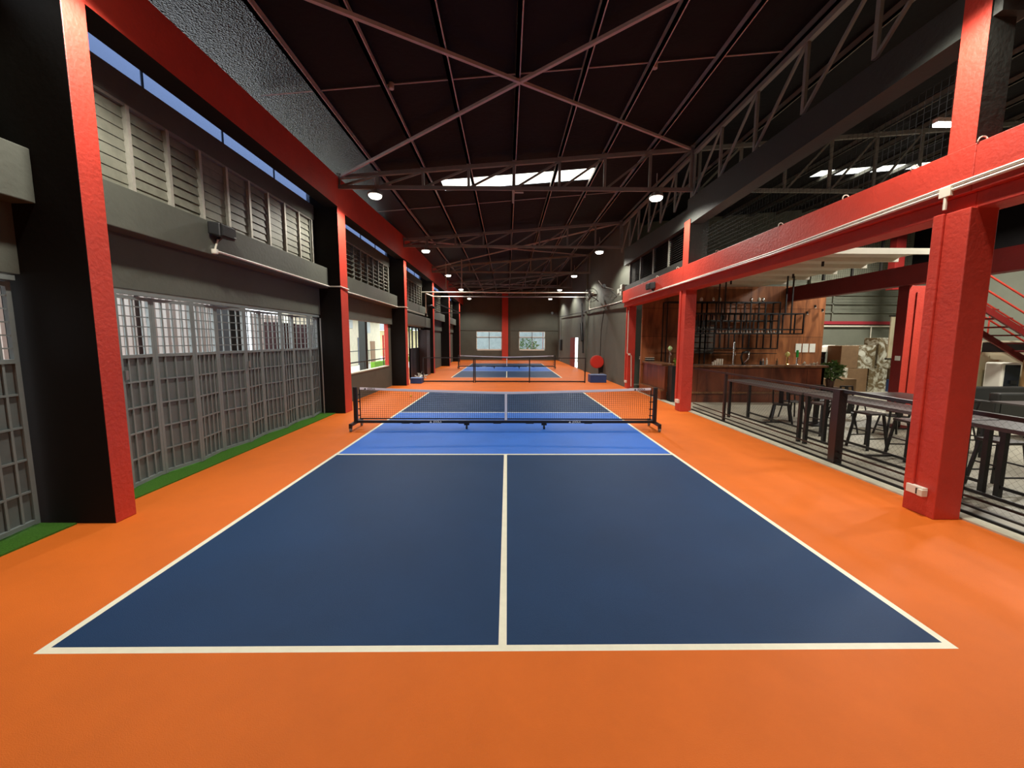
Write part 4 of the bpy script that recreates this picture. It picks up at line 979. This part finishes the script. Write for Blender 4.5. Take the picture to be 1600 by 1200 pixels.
for i in range(5):
    o = MB().lathe((6.92+i*.075, 10.95, 1.24), [(.03, 0), (.036, .1+.05*min(i, 2))], 12).build('paper_cup_stack', OFFW)
    tag(o, 'stack of pale cups standing in the row on the bar', 'cups', 'cup stacks on the bar')
for i, (x, h, m, lab) in enumerate(((8.55, .2, BPLAS, 'short black bottle on the bar beside the harp shaped tap'), (8.63, .22, CHROME, 'silver shaker on the bar'), (8.75, .24, OFFW, 'pale bottle on the bar'), (9.1, .22, CARD, 'brown bottle on the bar before the brass tap'))):
    tag(MB().lathe((x, 10.98, 1.24), [(.032, 0), (.032, h*.6), (.012, h*.75), (.012, h)], 10).build('bottle', m), lab, 'bottle')
for x, s_ in ((10.0, 'beside the green tap'), (10.35, 'at the far end')):
    tag(MB().leaves((x, 10.95, 1.28), .09, 20, .1, squash=.35).build('crumpled_napkin', WHITE), 'crumpled white napkins on the bar '+s_, 'napkins')
pl = thing('tray_stack', (5.68, 13.9, 1.24), 'stack of dark and pale trays on the side counter', 'trays')
for k in range(4): MB().box(5.5, 5.85, 13.4, 14.2, 1.25+k*.035, 1.27+k*.035).build('tray', [BPLAS, OFFW][k % 2], pl, bevel=.005)
for x, lab in ((11.62, 'first'), (11.9, 'middle'), (12.18, 'last')):
    box_obj('wall_notice', (x-.12, x+.11, 13.485, 13.5, 1.6, 1.94), PAPER, 'white printed notice on the plywood wall, %s of three counted from the bar' % lab, 'notice', group='notices on the plywood wall')
for i in range(3):
    x, z = ((12.1, 3.35), (12.4, 3.2), (11.8, 3.1))[i]
    sp = thing('spot_lamp', (x, 13.42, z), 'small dark ceiling spotlight hanging before the plywood wall, '+('highest', 'nearest the wall edge', 'lowest')[i], 'spotlight', 'spotlights by the plywood wall')
    MB().lathe((x, 13.42, z), [(.035, 0), (.035, .1)], 10).build('head', BPLAS, sp); MB().lathe((x, 13.42, z-.02), [(.04, 0), (.04, .02)], 10).build('rim', OFFW, sp)
for i in range(6):
    x = (7.4, 7.85, 8.1, 9.3, 9.6, 9.75)[i]
    tag(MB().lathe((x, 13.0, 3.52), [(.04, 0), (.06, .06), (.05, .12), (.02, .16)], 10).build('ornament', CHROME if i % 2 else OFFW, smooth=True), 'small silver ornament on top of the tall tube shelving', 'ornament', 'ornaments on the tube shelving')
for i in range(7):
    x = 6.6+i*.22
    tag(MB().lathe((x+1.1, 13.12, 2.838), [(.03, 0), (.035, .14), (.012, .19), (.012, .24)], 8).build('shelf_bottle', BPLAS if i % 2 else CARD), 'dark bottle on the glass shelf of the tube shelving', 'bottle', 'bottles on the tube shelving')
# plants
def plant(x, y, z, r, m, lab, pot=True, n=260, s=.16):
    t = thing('potted_plant', (x, y, z), lab, 'plant')
    if pot: MB().lathe((x, y, z), [(.1, 0), (.14, .26), (.12, .27)], 14).build('pot', TERR, t); 
    MB().leaves((x, y, z+(.27 if pot else 0)+r*.8), r, n, s, squash=.9).build('foliage', m, t)
    MB().tube([(x, y, z+.2), (x, y, z+.2+r)], .015, 5).build('stem', TERR, t)
plant(10.98, 11.0, .5, .34, LEAFM, 'bushy green potted plant at the end of the bar', n=380, s=.15)
box_obj('plant_stand', (10.78, 11.18, 10.8, 11.2, 0, .5), TERR, 'dark stand under the bushy plant at the end of the bar', 'stand')
plant(5.75, 10.95, 1.2, .16, LEAFB, 'small round bright green plant on the corner of the bar', pot=False, n=200, s=.07)
# ceiling over the bar
cs = MB()
cs.box(5.4, 9.9, 7.0, 13.45, 4.14, 4.18)
sc_ = thing('slung_ceiling', (7.6, 10, 4.1), 'off white slung ceiling of long panels over the bar', 'ceiling panels')
cs.build('panel', OFFW, sc_)
for k, y in enumerate((7.0, 7.9, 8.8, 9.8, 10.9, 12.0)): MB().box(5.4, 9.9, y-.03, y+.03, 4.04, 4.14).build('batten', OFFW, sc_)
for k, (x, y) in enumerate(((6.4, 7.9), (8.0, 7.9), (6.9, 9.8), (8.6, 9.8), (7.5, 11.2))):
    tag(MB().lathe((x, y, 3.92), [(.03, 0), (.03, .22)], 8).build('sprinkler', BPLAS), 'small black fitting under the slung ceiling', 'fitting', 'fittings under the slung ceiling')
# inner red frame of the lounge
box_obj('beam', (10.95, 11.25, -9, 13.5, 3.58, 4.1), DRED, 'deep red beam running to the plywood wall over the lounge tables', 'beam', kind=ST)
c = MB().box(11.18, 11.72, 8.8, 9.12, 0, 3.58, fm={'-y':1}).box(11.38, 11.46, 8.76, 8.8, 0.3, 3.4, fm={'-y':1})
tag(c.build('column', [DRED, RED], bevel=.01), 'inner red column behind the wide low table', 'column', kind=ST)
box_obj('notice_tag', (11.165, 11.18, 8.85, 9.0, 1.5, 1.63), PAPER, 'small pale notice fixed to the inner red column', 'notice')
tag(MB().tube([(11.93, 8.95, 0), (11.93, 8.95, 7.6)], .1, 14).build('round_post', GALV, smooth=True), 'round grey pipe post beside the inner red column', 'post')
sc2 = thing('projector_screen', (15.2, 12.4, 0), 'large pale blank screen behind the inner red column', 'screen')
MB().box(14.2, 16.4, 12.4, 12.44, 1.42, 2.95).build('sheet', mat('screen white', (220, 214, 184), .8), sc2); MB().box(14.15, 16.45, 12.38, 12.46, 1.36, 1.42).build('bottom_bar', BPLAS, sc2); MB().box(14.15, 16.45, 12.38, 12.46, 2.95, 3.0).build('top_case', BPLAS, sc2)
MB().box(15.3, 15.36, 12.44, 12.5, 0, 1.4).box(15.0, 15.66, 12.3, 12.62, 0, .04).build('stand', BPLAS, sc2)
# upstairs mesh gallery
gl_ = thing('mesh_gallery', (14, 14.8, 4.6), 'pale mesh screen panels of the upper gallery', 'screen')
b = MB()
for x in (12.2, 13.4, 14.6, 15.8): b.box(x-.04, x+.04, 14.76, 14.84, 4.6, 7.2)
b.build('post', DARK, gl_)
b = MB(); 
for i in range(60): b.bar((11.6+i*.09, 14.8, 4.6), (11.6+i*.09, 14.8, 6.8), .006, .006, upv=(0,1,0))
for i in range(24): b.bar((11.6, 14.8, 4.6+i*.09), (17, 14.8, 4.6+i*.09), .006, .006)
b.build('mesh', DARK, gl_)
box_obj('column', (16.1, 16.5, 14.5, 14.8, 4.2, 7.6), DRED, 'dark red upper post by the gallery', 'column', kind=ST)
# cartons
def carton(x0, x1, y, z0, z1, m, lab, d_=.7):
    t = thing('carton', ((x0+x1)/2, y+d_/2, z0), lab, 'carton', 'cartons by the clad wall')
    MB().box(x0, x1, y, y+d_, z0, z1).build('box', m, t, bevel=.01)
    MB().box((x0+x1)/2-.03, (x0+x1)/2+.03, y-.004, y+d_, z1, z1+.003).build('tape_strip', OFFW, t)
YD = 13.6
carton(13.45, 14.15, YD, .95, 1.86, CARD, 'dark brown carton at the upper level, beside the cling wrapped one')
carton(14.15, 14.85, YD, .95, 1.88, WRAP, 'cling wrapped carton on the upper level under the tallest box')
carton(14.95, 15.5, YD, .95, 2.18, WRAP, 'tallest cling wrapped carton, topmost of the pile')
carton(13.0, 13.7, YD-.1, .0, .98, WRAP, 'low wrapped carton behind the bushy plant', .7)
carton(13.75, 14.6, YD, 0, .94, CARD, 'dark brown carton at floor level in the middle of the pile')
carton(14.65, 15.4, YD, 0, .94, WRAP, 'wrapped carton with a looped white mark at floor level')
carton(15.6, 16.5, YD, .5, 1.3, CARD, 'brown carton at the end of the pile by the pale screen')
carton(15.5, 16.5, YD-.3, 0, .5, mat('blue wrapped stack', (60, 76, 110), .3, var=.6, vscale=8), 'blue plastic wrapped bundle at the end of the pile')
carton(12.0, 13.3, YD-1, .0, .62, CARD, 'long low carton between the plant and the pile')
tag(MB().hexa([(12.6,14.3,1.6),(13.75,14.3,1.6),(13.75,14.7,1.6),(12.6,14.7,1.6),(13.6,14.3,1.88),(13.75,14.3,1.88),(13.75,14.7,1.88),(13.6,14.7,1.88)]).build('white_ramp', WHITE), 'white wedge shaped board on top of the dark shelves', 'board')
bs = thing('dark_shelves', (12.8, 14.1, 0), 'dark slatted shelves behind the bushy plant', 'shelves')
for z in (.4, .8, 1.1, 1.3, 1.5): MB().box(12.62, 13.42, 14.35, 14.7, z, z+.07).build('shelf', BLACK, bs)
for x in (12.66, 13.38): MB().box(x-.03, x+.03, 14.35, 14.7, 0, 1.58).build('side', BLACK, bs)
# blue cooler, water dispenser, cream cabinet
bx = thing('blue_cooler', (13.3, 10.3, 0), 'blue chest cooler with a white lid behind the inner red column', 'cooler')
MB().box(12.6, 13.9, 10.0, 10.6, 0, 1.2).build('body', mat('royal blue', (24, 50, 110), .4), bx, bevel=.02); MB().box(12.58, 13.92, 9.98, 10.62, 1.2, 1.25).build('lid', WHITE, bx); MB().lathe((12.95, 9.99, .75), [(.09, 0), (.09, .01)], 14, axis='y').build('badge', RED, bx)
ac = thing('cream_cabinet', (15.8, 10.4, 0), 'large cream air conditioner cabinet with a black top grille', 'air conditioner')
MB().box(14.9, 17.3, 10.1, 10.7, 0, 2.07).build('body', CREAM, ac, bevel=.02); MB().box(14.98, 17.2, 10.085, 10.1, 1.72, 2.02).build('top_grille', BPLAS, ac)
MB().box(15.25, 16.3, 10.085, 10.1, 1.32, 1.62).build('access_panel', mat('cream panel', (196, 190, 160), .5), ac)
for x in (15.1, 15.5): MB().box(x, x+.28, 10.085, 10.1, .45, 1.15).build('side_grille', mat('grey grille', (140, 138, 118), .6), ac)
wd_ = thing('water_dispenser', (15.0, 9.5, 0), 'white and black water dispenser in front of the cream cabinet', 'dispenser')
MB().box(14.72, 15.3, 9.3, 9.75, 0, 1.42).build('body', WHITE, wd_, bevel=.04); MB().box(14.8, 15.26, 9.28, 9.3, .55, 1.36).build('front', mat('navy black gloss', (22, 26, 34), .2), wd_, bevel=.01); MB().box(14.95, 15.15, 9.24, 9.3, .8, .9).build('tap', BPLAS, wd_)
box_obj('timber_board', (15.45, 16.2, 9.3, 9.4, .3, 1.5), mat('pale timber', (170, 134, 88), .6, var=.1), 'pale timber board beside the water dispenser', 'board')
# red stair
sr = thing('staircase', (14.8, 9.1, 0), 'red steel staircase with pipe handrails beyond the near red column', 'stairs')
for y in (8.6, 9.6): MB().bar((12.75, y, 3.15), (18.4, y, .05), .06, .16).build('stringer', DRED, sr)
for k in range(13): MB().box(12.8+k*.42, 13.14+k*.42, 8.62, 9.6, 3.13-k*.231, 3.17-k*.231).build('tread', DRED, sr)
for y in (8.6, 9.6):
    MB().box(12.7, 12.8, y-.05, y+.05, 0, 3.9).build('newel_post', RED, sr)
    MB().tube([(12.75, y, 3.65), (18.4, y, .55)], .025, 8).build('handrail', RED, sr)
    MB().tube([(12.75, y, 4.05), (18.4, y, .95)], .025, 8).build('handrail', RED, sr)
    for x in (14.5, 16.4, 18.4): MB().tube([(x, y, 3.15-(x-12.75)*.549), (x, y, 4.05-(x-12.75)*.549)], .02, 6).build('baluster', RED, sr)
box_obj('white_pillar', (13.95, 14.2, 10.8, 11.05, 0, 5.4), OFFW, 'off white upright beyond the near red column', 'upright')
box_obj('gallery_cladding', (14.0, 17.5, 16.3, 16.42, 4.6, 6.8), mat('pale mesh board', (128, 128, 110), .8), 'pale green grey panel behind the upper gallery', 'panel')
